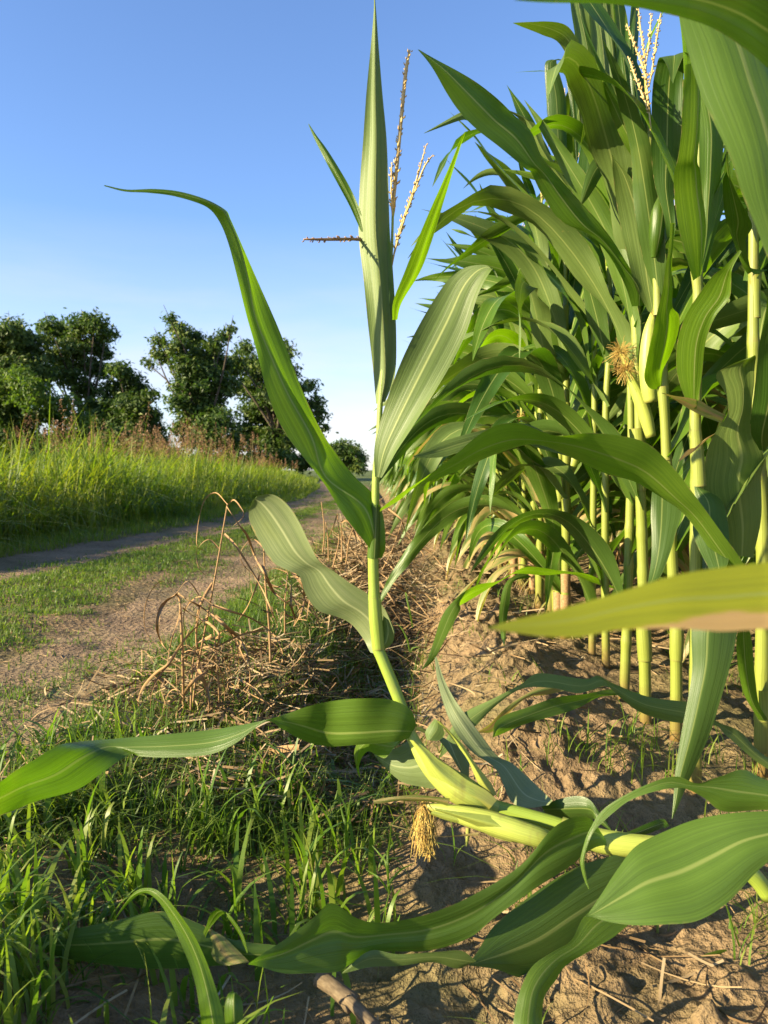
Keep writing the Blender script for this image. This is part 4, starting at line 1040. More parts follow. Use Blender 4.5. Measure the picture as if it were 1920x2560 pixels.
PROTOS = [corn_proto(40 + i, H=(1.46, 1.58, 1.52, 1.62, 1.42, 1.55, 1.5, 1.6)[i], side=(0, .3, -.3, .1, 3.0, .5, -.15, 3.3)[i], ear=i % 2 == 0) for i in range(8)]
FARS = [joined(PROTOS[i]) for i in range(6)]
rf = random.Random(21)
y = 2.52; k = 0
near_lab = ['front-row corn plant next behind the slim one left of the blurred blade',
            'front-row corn plant second behind the slim one left of the blurred blade', 'front-row corn plant third behind the slim one left of the blurred blade']
while y < 7.5:
    x = float(row_x(y)) + rf.uniform(-.03, .03)
    lab = near_lab[k] if k < 3 else 'green corn plant in the middle stretch of the front row, behind the straw heap'
    plant_from(k, PROTOS[k % 8], (x, y, gz(x, y) - .005), rf.uniform(-.35, .35), rf.uniform(.9, 1.08), lab, 'corn plants of the front row behind the dirt ridge')
    y += rf.uniform(.125, .17); k += 1
def far_plant(x, y, lab, grp, sc):
    me, mats = FARS[rf.randrange(6)]
    if not me.materials:
        for m in mats: me.materials.append(m)
    o = bpy.data.objects.new('corn_plant', me); COL.objects.link(o)
    o.location = (x, y, gz(x, y) - .005); o.rotation_euler = (0, 0, rf.uniform(-.4, .4) + rf.choice([0, math.pi])); o.scale = (sc,) * 3
    put(o, label=lab, cat='corn plant', group=grp)
while y < 34:
    x = float(row_x(y)) + rf.uniform(-.04, .04)
    far_plant(x, y, 'small distant corn plant at the far end of the field edge', 'distant corn plants along the field edge', rf.uniform(.9, 1.08))
    y += rf.uniform(.18, .26) * max(1, y / 14)
# rows behind the first
kk = 0
for r, (y0, y1, st) in enumerate([(1.2, 9, .17), (1.7, 10, .26), (2.6, 10, .4)]):
    y = y0
    while y < y1:
        x = float(row_x(y)) + .76 * (r + 1) + rf.uniform(-.04, .04)
        kk += 1
        if y < 4.2 and r == 0:
            plant_from(kk, PROTOS[(kk * 3) % 8], (x, y, gz(x, y) - .005), rf.uniform(-.4, .4) + rf.choice([0, math.pi]), rf.uniform(1.02, 1.2), 'corn plant deeper in the field, seen between the front stalks', 'corn plants of the rows behind the front row')
        else:
            far_plant(x, y, 'corn plant deeper in the field, seen between the front stalks', 'corn plants of the rows behind the front row', rf.uniform(1.0, 1.2))
        y += rf.uniform(st * .85, st * 1.15)

# extra grown blades for the traced plants, so that each stalk is clothed all round
rb = random.Random(77)
for e, hs in ((S1, (.5, .75, 1.0, 1.2)), (S2, (.22, .35, .5, .7, .85, 1.0, 1.15, 1.3)), (S3, (.2, .3, .45, .6, .75, .9, 1.1, 1.3)), (S4, (.15, .25, .4, .55, .7, .85, 1.0, 1.15, 1.3)), (S6, (.4, .6, .8)), (S7, (.35, 1.0, 1.2)), (S8, (.5, .75, .95, 1.15)), (NB, (.35, 1.1, 1.3))):
    side = rb.uniform(-.4, .4)
    for i, h in enumerate(hs):
        mb = MB()
        az = side + (0 if i % 2 else math.pi) + rb.gauss(0, .4)
        if e in (S6, S7, S8, NB): az = rb.uniform(-.3, 1.2)      # away from the lens
        st = [c for c in e.children if c.name.startswith('stalk')][0].data
        co = np.empty(len(st.vertices) * 3, np.float32); st.vertices.foreach_get('co', co); co = co.reshape(-1, 3)
        p0 = co[np.abs(co[:, 2] - h) < .05].mean(0) if (np.abs(co[:, 2] - h) < .05).any() else np.array([0, 0, h])
        grown_leaf(mb, p0, az, rb.uniform(.55, .8), rb.uniform(.06, .085), R(rb.uniform(60, 75)), R(rb.uniform(-75, -30)), rb, twist=rb.choice([0, .5, -.8, 1.2]), n=20, sweep=rb.uniform(-.4, .4))
        mesh_obj('leaf', mb.mesh('leaf'), rb.choice([M_LEAF, M_LEAF, M_LEAF_PALE, M_LEAF_DARK]), e)

for e, hs in ((S2, (.95, 1.05, 1.15, 1.25)), (S3, (.85, 1.0, 1.15, 1.25)), (S4, (.8, .95, 1.05, 1.2)), (S6, (.9, 1.05, 1.2)), (S7, (.95, 1.15)), (S1, (.8, .9, 1.0))):
    for i, h in enumerate(hs):
        st = [c for c in e.children if c.name.startswith('stalk')][0].data
        co = np.empty(len(st.vertices) * 3, np.float32); st.vertices.foreach_get('co', co); co = co.reshape(-1, 3)
        near_ = np.abs(co[:, 2] - min(h, co[:, 2].max() - .02)) < .05
        p0 = co[near_].mean(0)
        mb = MB()
        grown_leaf(mb, p0, rb.uniform(-.5, 2.2) if i % 2 else rb.uniform(2.0, 4.0), rb.uniform(.45, .7), rb.uniform(.05, .07), R(rb.uniform(74, 86)), R(rb.uniform(10, 65)), rb, twist=rb.choice([0, .6, -.8, 1.5]), n=24)
        mesh_obj('leaf', mb.mesh('leaf'), rb.choice([M_LEAF, M_LEAF_BRIGHT, M_LEAF, M_LEAF_DARK]), e)

# ------------------------------------------------------------------ trees beyond the grass
def crown_mesh(name, blobs, seed, size, dens, flat=.75):
    """blobs: (centre, radius); small bent leaves fill each blob's outer part in loose clumps"""
    g = np.random.default_rng(seed); Cs = []; Ns = []
    for c, r in blobs:
        ncl = max(8, int(dens * .95 * r * r))
        u = g.normal(size=(ncl, 3)); u /= np.linalg.norm(u, axis=1)[:, None]
        rad = r * g.uniform(.30, 1.22, ncl) ** .8 * np.where(g.uniform(0, 1, ncl) < .14, 1.3, 1)
        cc = np.array(c) + u * rad[:, None] * np.array([1, 1, flat])
        per = 15
        cl = np.repeat(cc, per, 0) + g.normal(size=(ncl * per, 3)) * size * 1.5 * np.array([1, 1, .7])
        nn = np.repeat(u, per, 0) * .7 + g.normal(size=(ncl * per, 3)) * .55 + np.array([0, 0, .45])
        Cs.append(cl); Ns.append(nn)
    C = np.concatenate(Cs); Nn = np.concatenate(Ns); Nn /= np.linalg.norm(Nn, axis=1)[:, None]
    n = len(C)
    a = g.normal(size=(n, 3)); a -= Nn * (a * Nn).sum(1)[:, None]; a /= np.linalg.norm(a, axis=1)[:, None]
    b = np.cross(Nn, a)
    s = size * g.uniform(.4, 1.5, n)[:, None]
    V = np.stack([C - a * s, C + b * s * .42 + Nn * s * .12, C + a * s, C - b * s * .42 + Nn * s * .12], 1).reshape(-1, 3)
    q = np.arange(n * 4, dtype=np.int32).reshape(-1, 4)
    return raw_mesh(name, V, quads=q, smooth=False)

def tree(label, d, blobs, foot, lean=(0, 0), size=.13, dens=170, mat=None, seed=1, cat='tree', trunk=True, name='tree', depth=1.0, tr=.22, fr='F', group=None):
    g = random.Random(seed)
    X = U(fr, foot, 1040, d).x
    base = Vector((X, d, gz(X, d) - .1))
    e = thing(name, label, cat, base, group)
    bl = []
    for (x, y, r) in blobs:
        rr = px_size(fr, r, d)
        dd = d + g.uniform(-1, 1) * depth * 1.6
        bl.append((tuple(U(fr, x, y, dd) - base), rr))
    mesh_obj('crown', crown_mesh('crown', bl, seed, size, dens), mat or M_CROWN, e)
    if trunk:
        mb = MB()
        top = max(b[0][2] for b in bl)
        zc = [b for b in bl]
        fork = np.array([np.mean([b[0][0] for b in bl]) * .5, 0.0, top * .36])
        tube(mb, [(0, 0, 0), (fork[0] * .3, .1, fork[2] * .5), fork], [tr, tr * .8, tr * .65], seg=8, n=14)
        for (c, r) in bl:
            c = np.array(c)
            if c[2] < fork[2] * .9: st = np.array([0, 0, max(c[2] * .5, .2)])
            else: st = fork * g.uniform(.75, 1.0)
            mid = (st + c) / 2 + np.array([g.uniform(-.3, .3), g.uniform(-.3, .3), g.uniform(.0, .5)])
            tube(mb, [st, mid, c, c + (c - mid) * .3], [tr * .34, tr * .22, tr * .10, .012], seg=5, n=12)
            for q in range(3):
                dv = np.array([g.gauss(0, 1), g.gauss(0, 1), g.gauss(.3, .7)]) * r * .55
                tube(mb, [c - dv * .1, c + dv * .5 + [0, 0, .1], c + dv], [tr * .09, tr * .06, .01], seg=4, n=5)
        mesh_obj('trunk', mb.mesh('trunk'), M_BARK, e)
    return e

tree('dark broad tree at the left edge of the picture', 44, [(22, 722, 36), (-25, 740, 50), (62, 752, 34), (35, 795, 42), (-20, 820, 60), (80, 800, 34), (20, 850, 45), (72, 845, 34), (-60, 780, 60)], 10, seed=11)
tree('tallest tree of the left clump, airy crown lit along its top', 47, [(108, 706, 24), (95, 735, 18), (140, 720, 26), (178, 702, 24), (205, 700, 26), (228, 722, 18), (160, 745, 30), (205, 745, 28), (228, 762, 14), (130, 770, 30), (180, 785, 30), (215, 800, 22), (150, 815, 26), (185, 840, 24), (205, 880, 22), (110, 810, 22)], 195, seed=12, dens=130, tr=.26)
tree('low dark tree spreading at the right side of the left clump', 45, [(255, 800, 22), (280, 822, 24), (245, 845, 30), (300, 850, 28), (325, 855, 14), (275, 880, 34), (312, 890, 26), (335, 900, 14), (230, 890, 34), (290, 925, 34), (335, 930, 20), (345, 945, 10), (240, 930, 40)], 260, seed=13, dens=140)
tree('vine-draped tree in the middle with a ragged top branch', 41, [(368, 692, 9), (380, 706, 13), (395, 722, 16), (420, 735, 20), (345, 735, 12), (335, 760, 9), (322, 788, 9), (352, 770, 13), (385, 752, 22), (430, 770, 30), (462, 745, 18), (482, 725, 12), (498, 712, 7), (398, 790, 26), (470, 785, 28), (440, 815, 36), (392, 830, 20), (405, 855, 26), (480, 835, 30), (385, 870, 18), (440, 870, 36), (420, 905, 34), (470, 910, 36), (395, 925, 18), (450, 950, 34), (500, 960, 28), (410, 950, 18)], 455, seed=14, size=.12, dens=200, tr=.24)
tree('dark tree standing behind the big bent corn leaf', 46, [(528, 752, 16), (515, 775, 16), (545, 785, 22), (500, 800, 20), (615, 752, 13), (628, 768, 9), (595, 778, 22), (570, 800, 34), (620, 805, 24), (540, 835, 34), (600, 850, 38), (640, 840, 20), (665, 835, 15), (648, 872, 24), (682, 870, 15), (690, 893, 13), (560, 890, 40), (620, 905, 36), (668, 912, 20), (700, 925, 7), (540, 940, 38), (590, 955, 36), (635, 950, 22), (665, 945, 12), (610, 985, 18)], 590, seed=15, dens=160, tr=.3)
tree('small round tree far off beside the upright stalk', 75, [(718, 972, 14), (740, 966, 17), (762, 975, 18), (780, 990, 12), (730, 990, 18), (755, 998, 20), (775, 1010, 14), (738, 1010, 16)], 752, seed=16, size=.17, dens=90)
tree('small distant bush on the horizon left of the small round tree', 95, [(615, 992, 8), (632, 994, 9), (648, 996, 9), (662, 1001, 7), (690, 1008, 7)], 640, seed=17, size=.2, dens=70, trunk=False, name='bush', cat='bush')
for i, (lab, bl) in enumerate([
        ('sunlit yellow-green bush under the left edge tree', [(10, 825, 24), (45, 815, 24), (72, 830, 18), (20, 862, 34), (60, 862, 26)]),
        ('pale green bush in front of the tallest left tree', [(115, 870, 20), (145, 872, 20), (95, 893, 24), (135, 905, 26), (170, 905, 20)]),
        ('dark bush behind the seed heads at the left edge', [(-20, 880, 40), (20, 895, 32), (60, 905, 28), (30, 925, 40)]),
        ('dark green bush between the two tree clumps', [(200, 925, 26), (240, 945, 26), (280, 950, 26), (320, 955, 20), (345, 962, 10)])]):
    tree(lab, 38 + i, bl, bl[1][0], seed=30 + i, size=.11, dens=170, mat=M_BUSH if i < 2 else M_CROWN, trunk=False, name='bush', cat='bush')

tree('long low thicket under the left trees, mostly hidden by the seed heads', 39, [(x, 945 + (x * 37 % 23), 27) for x in range(-40, 360, 20)] + [(x, 990, 22) for x in range(-40, 400, 22)], 150, seed=41, size=.12, dens=130, trunk=False, name='thicket', cat='thicket')
tree('low thicket at the foot of the middle trees', 43, [(x, 990 + (x * 29 % 13), 16) for x in range(350, 715, 14)], 540, seed=42, size=.12, dens=150, trunk=False, name='thicket', cat='thicket')

# ------------------------------------------------------------------ grass
def scatter_y(n, a, b):              # denser near the lens
    return np.exp(rg.uniform(math.log(a), math.log(b), n))

# tall grass left of the track
n = 25000
yy = scatter_y(n, 4.2, 46)
off = rg.gamma(1.5, .95, n)
xx = verge_x(yy) - off * (0.7 + yy * .03) + .25 * fbm(yy * 1.5, yy * 0, 91)
hh = (0.50 + 0.72 * sstep(0, 1.0, off)) * rg.uniform(.4, 1.22, n) * (1 + .42 * fbm(xx * .9, yy * .8, 55)) * (1 - .25 * sstep(14, 30, yy))
me = blades_mesh('tall_grass', ground_pts(xx, yy), hh * .95, rg.uniform(.010, .024, n) * (1 + yy * .02), rg.uniform(0, 2 * np.pi, n), rg.gamma(2.2, .30, n), segs=5, droop=rg.uniform(0, .28, n))
mesh_obj('tall_grass', me, M_TALL, kind='stuff', label='tall bright green grass along the left side of the dirt track')
# stems with reddish seed heads standing above it
n = 720
yy = scatter_y(n, 4.8, 34); off = .35 + rg.gamma(1.8, .8, n)
xx = verge_x(yy) - off * (.7 + yy * .03)
hs = rg.uniform(1.15, 1.62, n) * (1 + .15 * fbm(xx * .5, yy * .5, 66)) * (1 - .28 * sstep(14, 30, yy))
keep = fbm(xx * .55, yy * .35, 71) > -.12
xx, yy, hs = xx[keep], yy[keep], hs[keep]; n = len(xx)
az = rg.uniform(0, 2 * np.pi, n); bd = rg.uniform(.02, .25, n)
P = ground_pts(xx, yy)
me = blades_mesh('grass_stems', P, hs, np.full(n, .006) * (1 + yy * .04), az, bd, segs=5)
mesh_obj('grass_stems', me, M_TALL, kind='stuff', label='thin seed stems rising out of the tall grass')
m = 60
tt = rg.uniform(.70, 1.02, (n, m)); hor = bd[:, None] * hs[:, None] * tt ** 1.8
sp = .085 * (1.05 - tt) / .35 * 1.1 + .012
a2 = rg.uniform(0, 2 * np.pi, (n, m)); rr = sp * rg.uniform(.1, 1, (n, m))
cx = P[:, 0:1] + np.cos(az)[:, None] * hor + np.cos(a2) * rr
cy = P[:, 1:2] + np.sin(az)[:, None] * hor + np.sin(a2) * rr
cz = P[:, 2:3] + hs[:, None] * (tt - .42 * bd[:, None] * tt ** 2.4) + rg.normal(0, .012, (n, m))
C = np.stack([cx, cy, cz], -1).reshape(-1, 3); nn = len(C)
a = rg.normal(size=(nn, 3)) + [0, 0, 1.2]; a /= np.linalg.norm(a, axis=1)[:, None]
b = np.cross(a, rg.normal(size=(nn, 3))); b /= np.linalg.norm(b, axis=1)[:, None]
sz = (rg.uniform(.007, .013, nn) * (1 + np.repeat(yy, m) * .035))[:, None]
V = np.stack([C - a * sz, C + b * sz * .4, C + a * sz, C - b * sz * .4], 1).reshape(-1, 3)
mesh_obj('seed_heads', raw_mesh('seed_heads', V, quads=np.arange(nn * 4, dtype=np.int32).reshape(-1, 4), smooth=False), M_SEED, kind='stuff', label='reddish brown seed heads over the tall grass')

# short turf on the track's crown and in patches
def turf(name, n, y0, y1, x0, x1, dens, h, w, seed, mat, label, bend=.5):
    y = scatter_y(n, y0, y1); x = x0(y) + rg.uniform(0, 1, n) * (x1(y) - x0(y))
    k = rg.uniform(0, 1, n) < dens(x, y)
    x, y = x[k], y[k]; n = len(x)
    H = h * rg.uniform(.4, 1.3, n) * (1 + .5 * fbm(x * 2, y * 2, seed))
    me = blades_mesh(name, ground_pts(x, y), H, w * rg.uniform(.6, 1.3, n) * (1 + .05 * y), rg.uniform(0, 2 * np.pi, n), rg.gamma(2, bend / 2, n), segs=3)
    mesh_obj(name, me, mat, kind='stuff', label=label)

def crown_dens(x, y):
    l = rut_left(y) + .42; r = rut_right(y) - .34
    inside = sstep(0, .12, x - l) * sstep(0, .22, r - x)
    return inside * (.75 + .8 * fbm(x * 2.2, y * 1.4, 41)) + .10 * sstep(.05, .4, fbm(x * 2.5, y * 2.5, 43))
turf('short_grass', 170000, 1.7, 30, lambda y: rut_left(y) + .1, lambda y: rut_right(y) + .1, crown_dens, .034, .0055, 45, M_GRASS, 'short sunlit grass on the crown of the dirt track', .9)
def rut_dens(x, y):
    return .95 * sstep(-.12, .10, fbm(x * 3.6, y * 2.6, 47)) * (.5 + .5 * sstep(.08, .4, np.abs(x - rut_right(y))))
turf('short_grass', 120000, 1.2, 16, lambda y: rut_right(y) - .75, lambda y: rut_right(y) + .65, rut_dens, .026, .0045, 49, M_GRASS, 'sparse grass patches in the right wheel rut', .9)
turf('short_grass', 16000, 4.0, 30, lambda y: verge_x(y) - .3, lambda y: rut_left(y) - .27, lambda x, y: .9 + 0 * x, .11, .006, 51, M_TALL, 'fringe of grass between the tall grass and the left wheel rut', .6)
turf('short_grass', 14000, 4.2, 22, lambda y: rut_left(y) - .35, lambda y: rut_left(y) + .4, lambda x, y: .9 * sstep(.0, .35, fbm(x * 3, y * 2, 58)), .04, .006, 59, M_GRASS, 'sparse tufts in the shaded left wheel rut', .9)
# verge between the track and the field
def verge_dens(x, y):
    u = x - row_x(y)
    return (.55 + .9 * fbm(x * 2.4, y * 2.0, 53)) * sstep(-.42, -.80, u) * (1 - .6 * sstep(9, 16, y))
turf('verge_grass', 52000, 1.25, 16, lambda y: rut_right(y) + .26, lambda y: row_x(y) - .45, verge_dens, .085, .0042, 57, M_GRASS, 'green and straw-coloured grass on the verge beside the field', .8)
# foreground weeds, broad blades
def weeds(name, n, cx, cy, sx, sy, h, w, seed, mat, label, bend=.5):
    g = np.random.default_rng(seed)
    nt = max(1, n // 7)
    tx = cx + g.uniform(-1, 1, nt) * sx; ty = cy + g.uniform(-1, 1, nt) * sy
    x = np.repeat(tx, 7) + g.normal(0, .012, nt * 7); y = np.repeat(ty, 7) + g.normal(0, .012, nt * 7)
    k = (x - row_x(y) < -.50 - .25 * g.uniform(0, 1, len(x))) & (y > .5) & (fbm(x * 5, y * 5, seed) > -.12) & ((y > 1.02) | (x < -.36) | (g.uniform(0, 1, len(x)) < .3)); x, y = x[k], y[k]; n = len(x)
    me = blades_mesh(name, ground_pts(x, y), h * g.uniform(.45, 1.25, n), w * g.uniform(.6, 1.25, n), g.uniform(0, 2 * np.pi, n), g.gamma(2.2, bend / 2.2, n), segs=6, droop=g.uniform(0, .35, n))
    mesh_obj(name, me, mat, kind='stuff', label=label)
weeds('weed_grass', 2100, -.52, 1.18, .55, .42, .14, .0105, 61, M_WEED, 'lush broad-bladed green grass in the lower left foreground')
weeds('weed_grass', 420, -.62, .80, .24, .10, .17, .008, 62, M_WEED, 'bright grass blades at the bottom left corner')
weeds('weed_grass', 2600, -.45, 1.15, .6, .5, .06, .005, 63, M_GRASS, 'low grass under the foreground weeds', .9)
for i, (cx, cy, n, lab) in enumerate([(-1.22, .62, 150, 'unseen tall grass clump added outside the left edge to shade the foreground'), (-1.0, .92, 45, 'smaller unseen grass clump added outside the left edge to shade the foreground')]):  # unseen clumps, added out of frame to cast shade on the foreground
    g = np.random.default_rng(300 + i)
    bx = cx + g.normal(0, .11, n); by = cy + g.normal(0, .11, n)
    e = thing('shade_grass_clump', lab, 'added grass clump', (cx, cy, gz(cx, cy)))
    P_ = ground_pts(bx, by) - np.array([cx, cy, gz(cx, cy)])
    mesh_obj('blades', blades_mesh('blades', P_, g.uniform(.25, .62 - .2 * i, n), g.uniform(.008, .016, n), g.uniform(0, 6.28, n), g.gamma(2, .22, n), segs=6, droop=g.uniform(0, .3, n)), M_WEED, e)
# thin grasses on the field soil
g2 = np.random.default_rng(70)
n = 800; yy = np.exp(g2.uniform(math.log(.8), math.log(3.6), n)); xx = row_x(yy) + g2.uniform(-.75, .45, n)
k = fbm(xx * 4, yy * 4, 77) > .1; xx, yy = np.repeat(xx[k], 4), np.repeat(yy[k], 4); n = len(xx)
xx = xx + g2.normal(0, .012, n); yy = yy + g2.normal(0, .012, n)
mesh_obj('thin_grass', blades_mesh('thin_grass', ground_pts(xx, yy), g2.uniform(.03, .12, n), g2.uniform(.002, .0042, n), g2.uniform(0, 6.28, n), g2.gamma(2, .35, n), segs=5, droop=g2.uniform(0, .3, n)), M_WEED, kind='stuff', label='thin grass sprouting on the bare field soil')

# ------------------------------------------------------------------ straw and litter
def straw_mesh(name, x, y, z, L_, w, seed, rise=.25):
    g = np.random.default_rng(seed); n = len(x)
    az = g.uniform(0, 2 * np.pi, n); el = g.normal(0, rise, n)
    d = np.stack([np.cos(az) * np.cos(el), np.sin(az) * np.cos(el), np.sin(el)], 1)
    s = np.cross(d, g.normal(size=(n, 3))); s /= np.linalg.norm(s, axis=1)[:, None]
    kk = g.normal(0, .22, (n, 1)) * L_[:, None]
    c = np.stack([x, y, z], 1)
    segs = 5; V = np.zeros((n, segs + 1, 2, 3))
    for k in range(segs + 1):
        t = k / segs - .5
        p = c + d * (L_[:, None] * t) + np.cross(d, s) * kk * (4 * t * t - .3) * .6
        V[:, k, 0] = p - s * w[:, None] / 2; V[:, k, 1] = p + s * w[:, None] / 2
    F = np.array([(2 * k, 2 * k + 1, 2 * k + 3, 2 * k + 2) for k in range(segs)])
    q = (F[None] + (np.arange(n) * (2 * segs + 2))[:, None, None]).reshape(-1, 4).astype(np.int32)
    return raw_mesh(name, V.reshape(-1, 3), quads=q)
# heap of dead grass along the ditch
n = 4200
yy = np.exp(g2.uniform(math.log(2.5), math.log(11), n)); u = g2.normal(-.66, .19, n); xx = row_x(yy) + u - .08
hz = .17 * np.exp(-((u + .66) / .26) ** 2) * sstep(2.4, 3.4, yy) * (1 + .6 * fbm(xx * 2, yy * 1.5, 83))
mesh_obj('straw_heap', straw_mesh('straw_heap', xx, yy, ground_z(xx, yy) + np.maximum(hz, .01) * g2.uniform(.1, 1.25, n) + .004, g2.uniform(.08, .34, n), g2.uniform(.002, .0055, n), 84, .38), M_STRAW, kind='stuff', label='tangle of dead reddish brown grass lying along the ditch')
n = 1500
yy = np.exp(g2.uniform(math.log(.75), math.log(3.2), n)); xx = row_x(yy) + g2.uniform(-1.35, .35, n)
k = fbm(xx * 3, yy * 3, 85) > -.05; xx, yy = xx[k], yy[k]; n = len(xx)
mesh_obj('litter', straw_mesh('litter', xx, yy, ground_z(xx, yy) + g2.uniform(.002, .014, n), g2.uniform(.02, .15, n) ** 1.0, g2.uniform(.0012, .0042, n), 86, .12), M_STRAW, kind='stuff', label='bits of straw and plant litter on the soil')
n = 1900
yy = np.exp(g2.uniform(math.log(1.6), math.log(8), n)); xx = rut_right(yy) + g2.uniform(-.75, .7, n)
mesh_obj('litter', straw_mesh('litter', xx, yy, ground_z(xx, yy) + .007, g2.uniform(.015, .06, n), g2.uniform(.001, .0028, n), 87, .05), M_STRAW, kind='stuff', label='dead grass clippings strewn over the wheel rut')
n = 2600
yy = g2.uniform(1.35, 2.4, n); xx = g2.normal(-.3, .22, n)
mesh_obj('litter', straw_mesh('litter', xx, yy, ground_z(xx, yy) + g2.uniform(.004, .05, n), g2.uniform(.04, .16, n), g2.uniform(.002, .005, n), 88, .3), M_STRAW, kind='stuff', label='matted straw around the foot of the dead weed stems')

# ------------------------------------------------------------------ dead weeds
def dead_weed(label, fr, d, foot, stems, leaves, seed):
    e = thing('dead_weed', label, 'dead weed', Vector((U(fr, *foot, d).x, d, gz(U(fr, *foot, d).x, d))), 'dead weeds by the track')
    g = random.Random(seed); off = e.location
    for pts, w in stems:
        mb = MB(); tube(mb, [U(fr, x, y, d + g.uniform(-.02, .02)) for x, y in pts], np.linspace(1, .6, len(pts)) * px_size(fr, w, d) * 0.75, seg=7, n=30, nodes=[.2, .45, .7])
        mesh_obj('stem', mb.mesh('stem', offset=off), M_DEAD, e)
    xs = []
    for pts, w in stems:
        for q in range(4 if seed < 4 else 0):
            x0, y0 = pts[g.randrange(1, len(pts))]; sg = g.choice([-1, 1]); rr = g.uniform(70, 200); dn = g.uniform(.6, 1.6)
            xs.append(([(x0, y0), (x0 + sg * rr * .5, y0 - rr * g.uniform(.1, .5)), (x0 + sg * rr, y0 + rr * g.uniform(-.2, .3)), (x0 + sg * rr * g.uniform(.8, 1.3), y0 + rr * dn), (x0 + sg * rr * g.uniform(.2, 1.0), y0 + rr * (dn + g.uniform(.3, .8)))], g.uniform(3.5, 6.5)))
    for pts, w in list(leaves) + xs:
        C = catmull([tuple(U(fr, x, y, d + g.uniform(-.07, .07))) for x, y in pts], 40)
        t = np.linspace(0, 1, 40); W = px_size(fr, w * 1.7, d) * (1 - .75 * t ** 2)
        T_ = np.gradient(C, axis=0); T_ /= np.linalg.norm(T_, axis=1)[:, None] + 1e-9
        tw = np.cumsum(np.full(40, g.uniform(-.12, .12))) + g.uniform(0, 6)
        a = np.cross(T_, [0.1, -1, .2]); a /= np.linalg.norm(a, axis=1)[:, None] + 1e-9; b = np.cross(T_, a)
        s = a * np.cos(tw)[:, None] + b * np.sin(tw)[:, None]; u2 = np.cross(T_, s)
        mb = MB(); ribbon(mb, C + s * W[:, None] * .5 + u2 * W[:, None] * .35, C, C - s * W[:, None] * .5 + u2 * W[:, None] * .35, cols=4, wave=.0008, seed=seed)
        mesh_obj('dry_leaf', mb.mesh('dry_leaf', offset=off), M_DEAD, e)
    return e
dead_weed('tallest dead weed, a leaning straw-coloured stem with a snapped, hanging top', 'J', 1.76, (560, 1720),
    [([(490, 1740), (520, 1400), (590, 1020), (640, 760), (690, 480), (720, 300), (742, 170)], 11), ([(690, 1720), (680, 1400), (655, 1100), (640, 870)], 9)],
    [([(740, 175), (820, 300), (880, 380), (930, 520), (990, 640), (1050, 730), (1100, 745)], 12), ([(720, 375), (800, 460), (900, 620), (980, 760), (1040, 900), (1085, 1000), (1075, 1060)], 12),
     ([(640, 710), (590, 790), (550, 880), (530, 1000), (530, 1150), (560, 1200)], 14), ([(640, 870), (760, 910), (900, 960), (1010, 1030), (1090, 1120), (1120, 1230), (1090, 1350), (1120, 1420), (1190, 1560)], 13),
     ([(655, 940), (740, 1020), (830, 1100), (890, 1220), (900, 1380), (870, 1480), (800, 1520)], 13), ([(1000, 1035), (860, 1060), (720, 1120), (600, 1180), (470, 1260)], 12),
     ([(600, 1300), (700, 1360), (800, 1430), (930, 1500), (1050, 1560), (1130, 1610)], 13), ([(740, 1280), (780, 1360), (900, 1430), (1000, 1530), (1080, 1620)], 14)], 1)
dead_weed('short dead weed with a looped leaf, left of the tallest dead stem', 'J', 1.72, (440, 1730),
    [([(440, 1730), (438, 1500), (432, 1200), (420, 950), (412, 830), (385, 785)], 15), ([(490, 1740), (490, 1550), (500, 1300), (520, 1180)], 12)],
    [([(385, 785), (310, 840), (268, 920), (262, 1020), (290, 1120), (340, 1190), (400, 1260)], 16), ([(412, 900), (395, 980), (360, 1080), (340, 1180), (325, 1270)], 9),
     ([(400, 790), (480, 840), (580, 900), (700, 990), (790, 1090), (850, 1220), (900, 1340)], 13), ([(430, 890), (520, 950), (620, 1000), (690, 1080), (640, 1200), (560, 1260)], 12),
     ([(620, 940), (530, 1020), (450, 1110), (400, 1180), (330, 1280), (240, 1340), (160, 1430), (120, 1530), (125, 1560), (105, 1650)], 15), ([(520, 1180), (400, 1240), (320, 1290), (250, 1390), (215, 1500), (215, 1620)], 10),
     ([(520, 1280), (560, 1350), (600, 1450), (610, 1560), (600, 1690)], 18), ([(590, 1320), (500, 1400), (430, 1520), (390, 1640), (375, 1730)], 16), ([(630, 1080), (540, 1120), (470, 1200), (460, 1260)], 14)], 2)
dead_weed('dark dead weed stem behind the pale blunt corn leaf', 'J', 1.98, (1030, 1330),
    [([(1040, 1260), (1030, 1000), (1010, 780), (1000, 620), (995, 470)], 12), ([(1140, 1060), (1140, 850), (1160, 640)], 8)],
    [([(985, 590), (1010, 680), (1060, 780), (1130, 840), (1190, 870), (1270, 870)], 16), ([(1000, 610), (1020, 700), (1080, 740), (1150, 720)], 12), ([(1190, 630), (1260, 720), (1280, 820), (1250, 920), (1200, 1010)], 14),
     ([(970, 660), (920, 780), (870, 890), (800, 1000)], 9), ([(1180, 720), (1180, 860), (1210, 960), (1200, 1010)], 10), ([(1130, 920), (1210, 960), (1290, 970)], 9)], 3)
dead_weed('bundle of upright dead stalks beside the heap of dead grass', 'K', 3.0, (110, 720),
    [([(20, 640), (30, 480), (10, 290)], 7), ([(60, 700), (55, 560), (40, 430)], 7), ([(90, 740), (130, 560), (120, 370)], 7), ([(150, 700), (150, 560), (145, 430)], 8), ([(180, 720), (200, 560), (240, 440)], 7)],
    [([(145, 430), (180, 420), (220, 470), (250, 560), (240, 640)], 9), ([(145, 440), (160, 520), (190, 600), (240, 640)], 9), ([(240, 470), (280, 560), (330, 640), (400, 720)], 8), ([(120, 380), (90, 470), (50, 560)], 7)], 4)
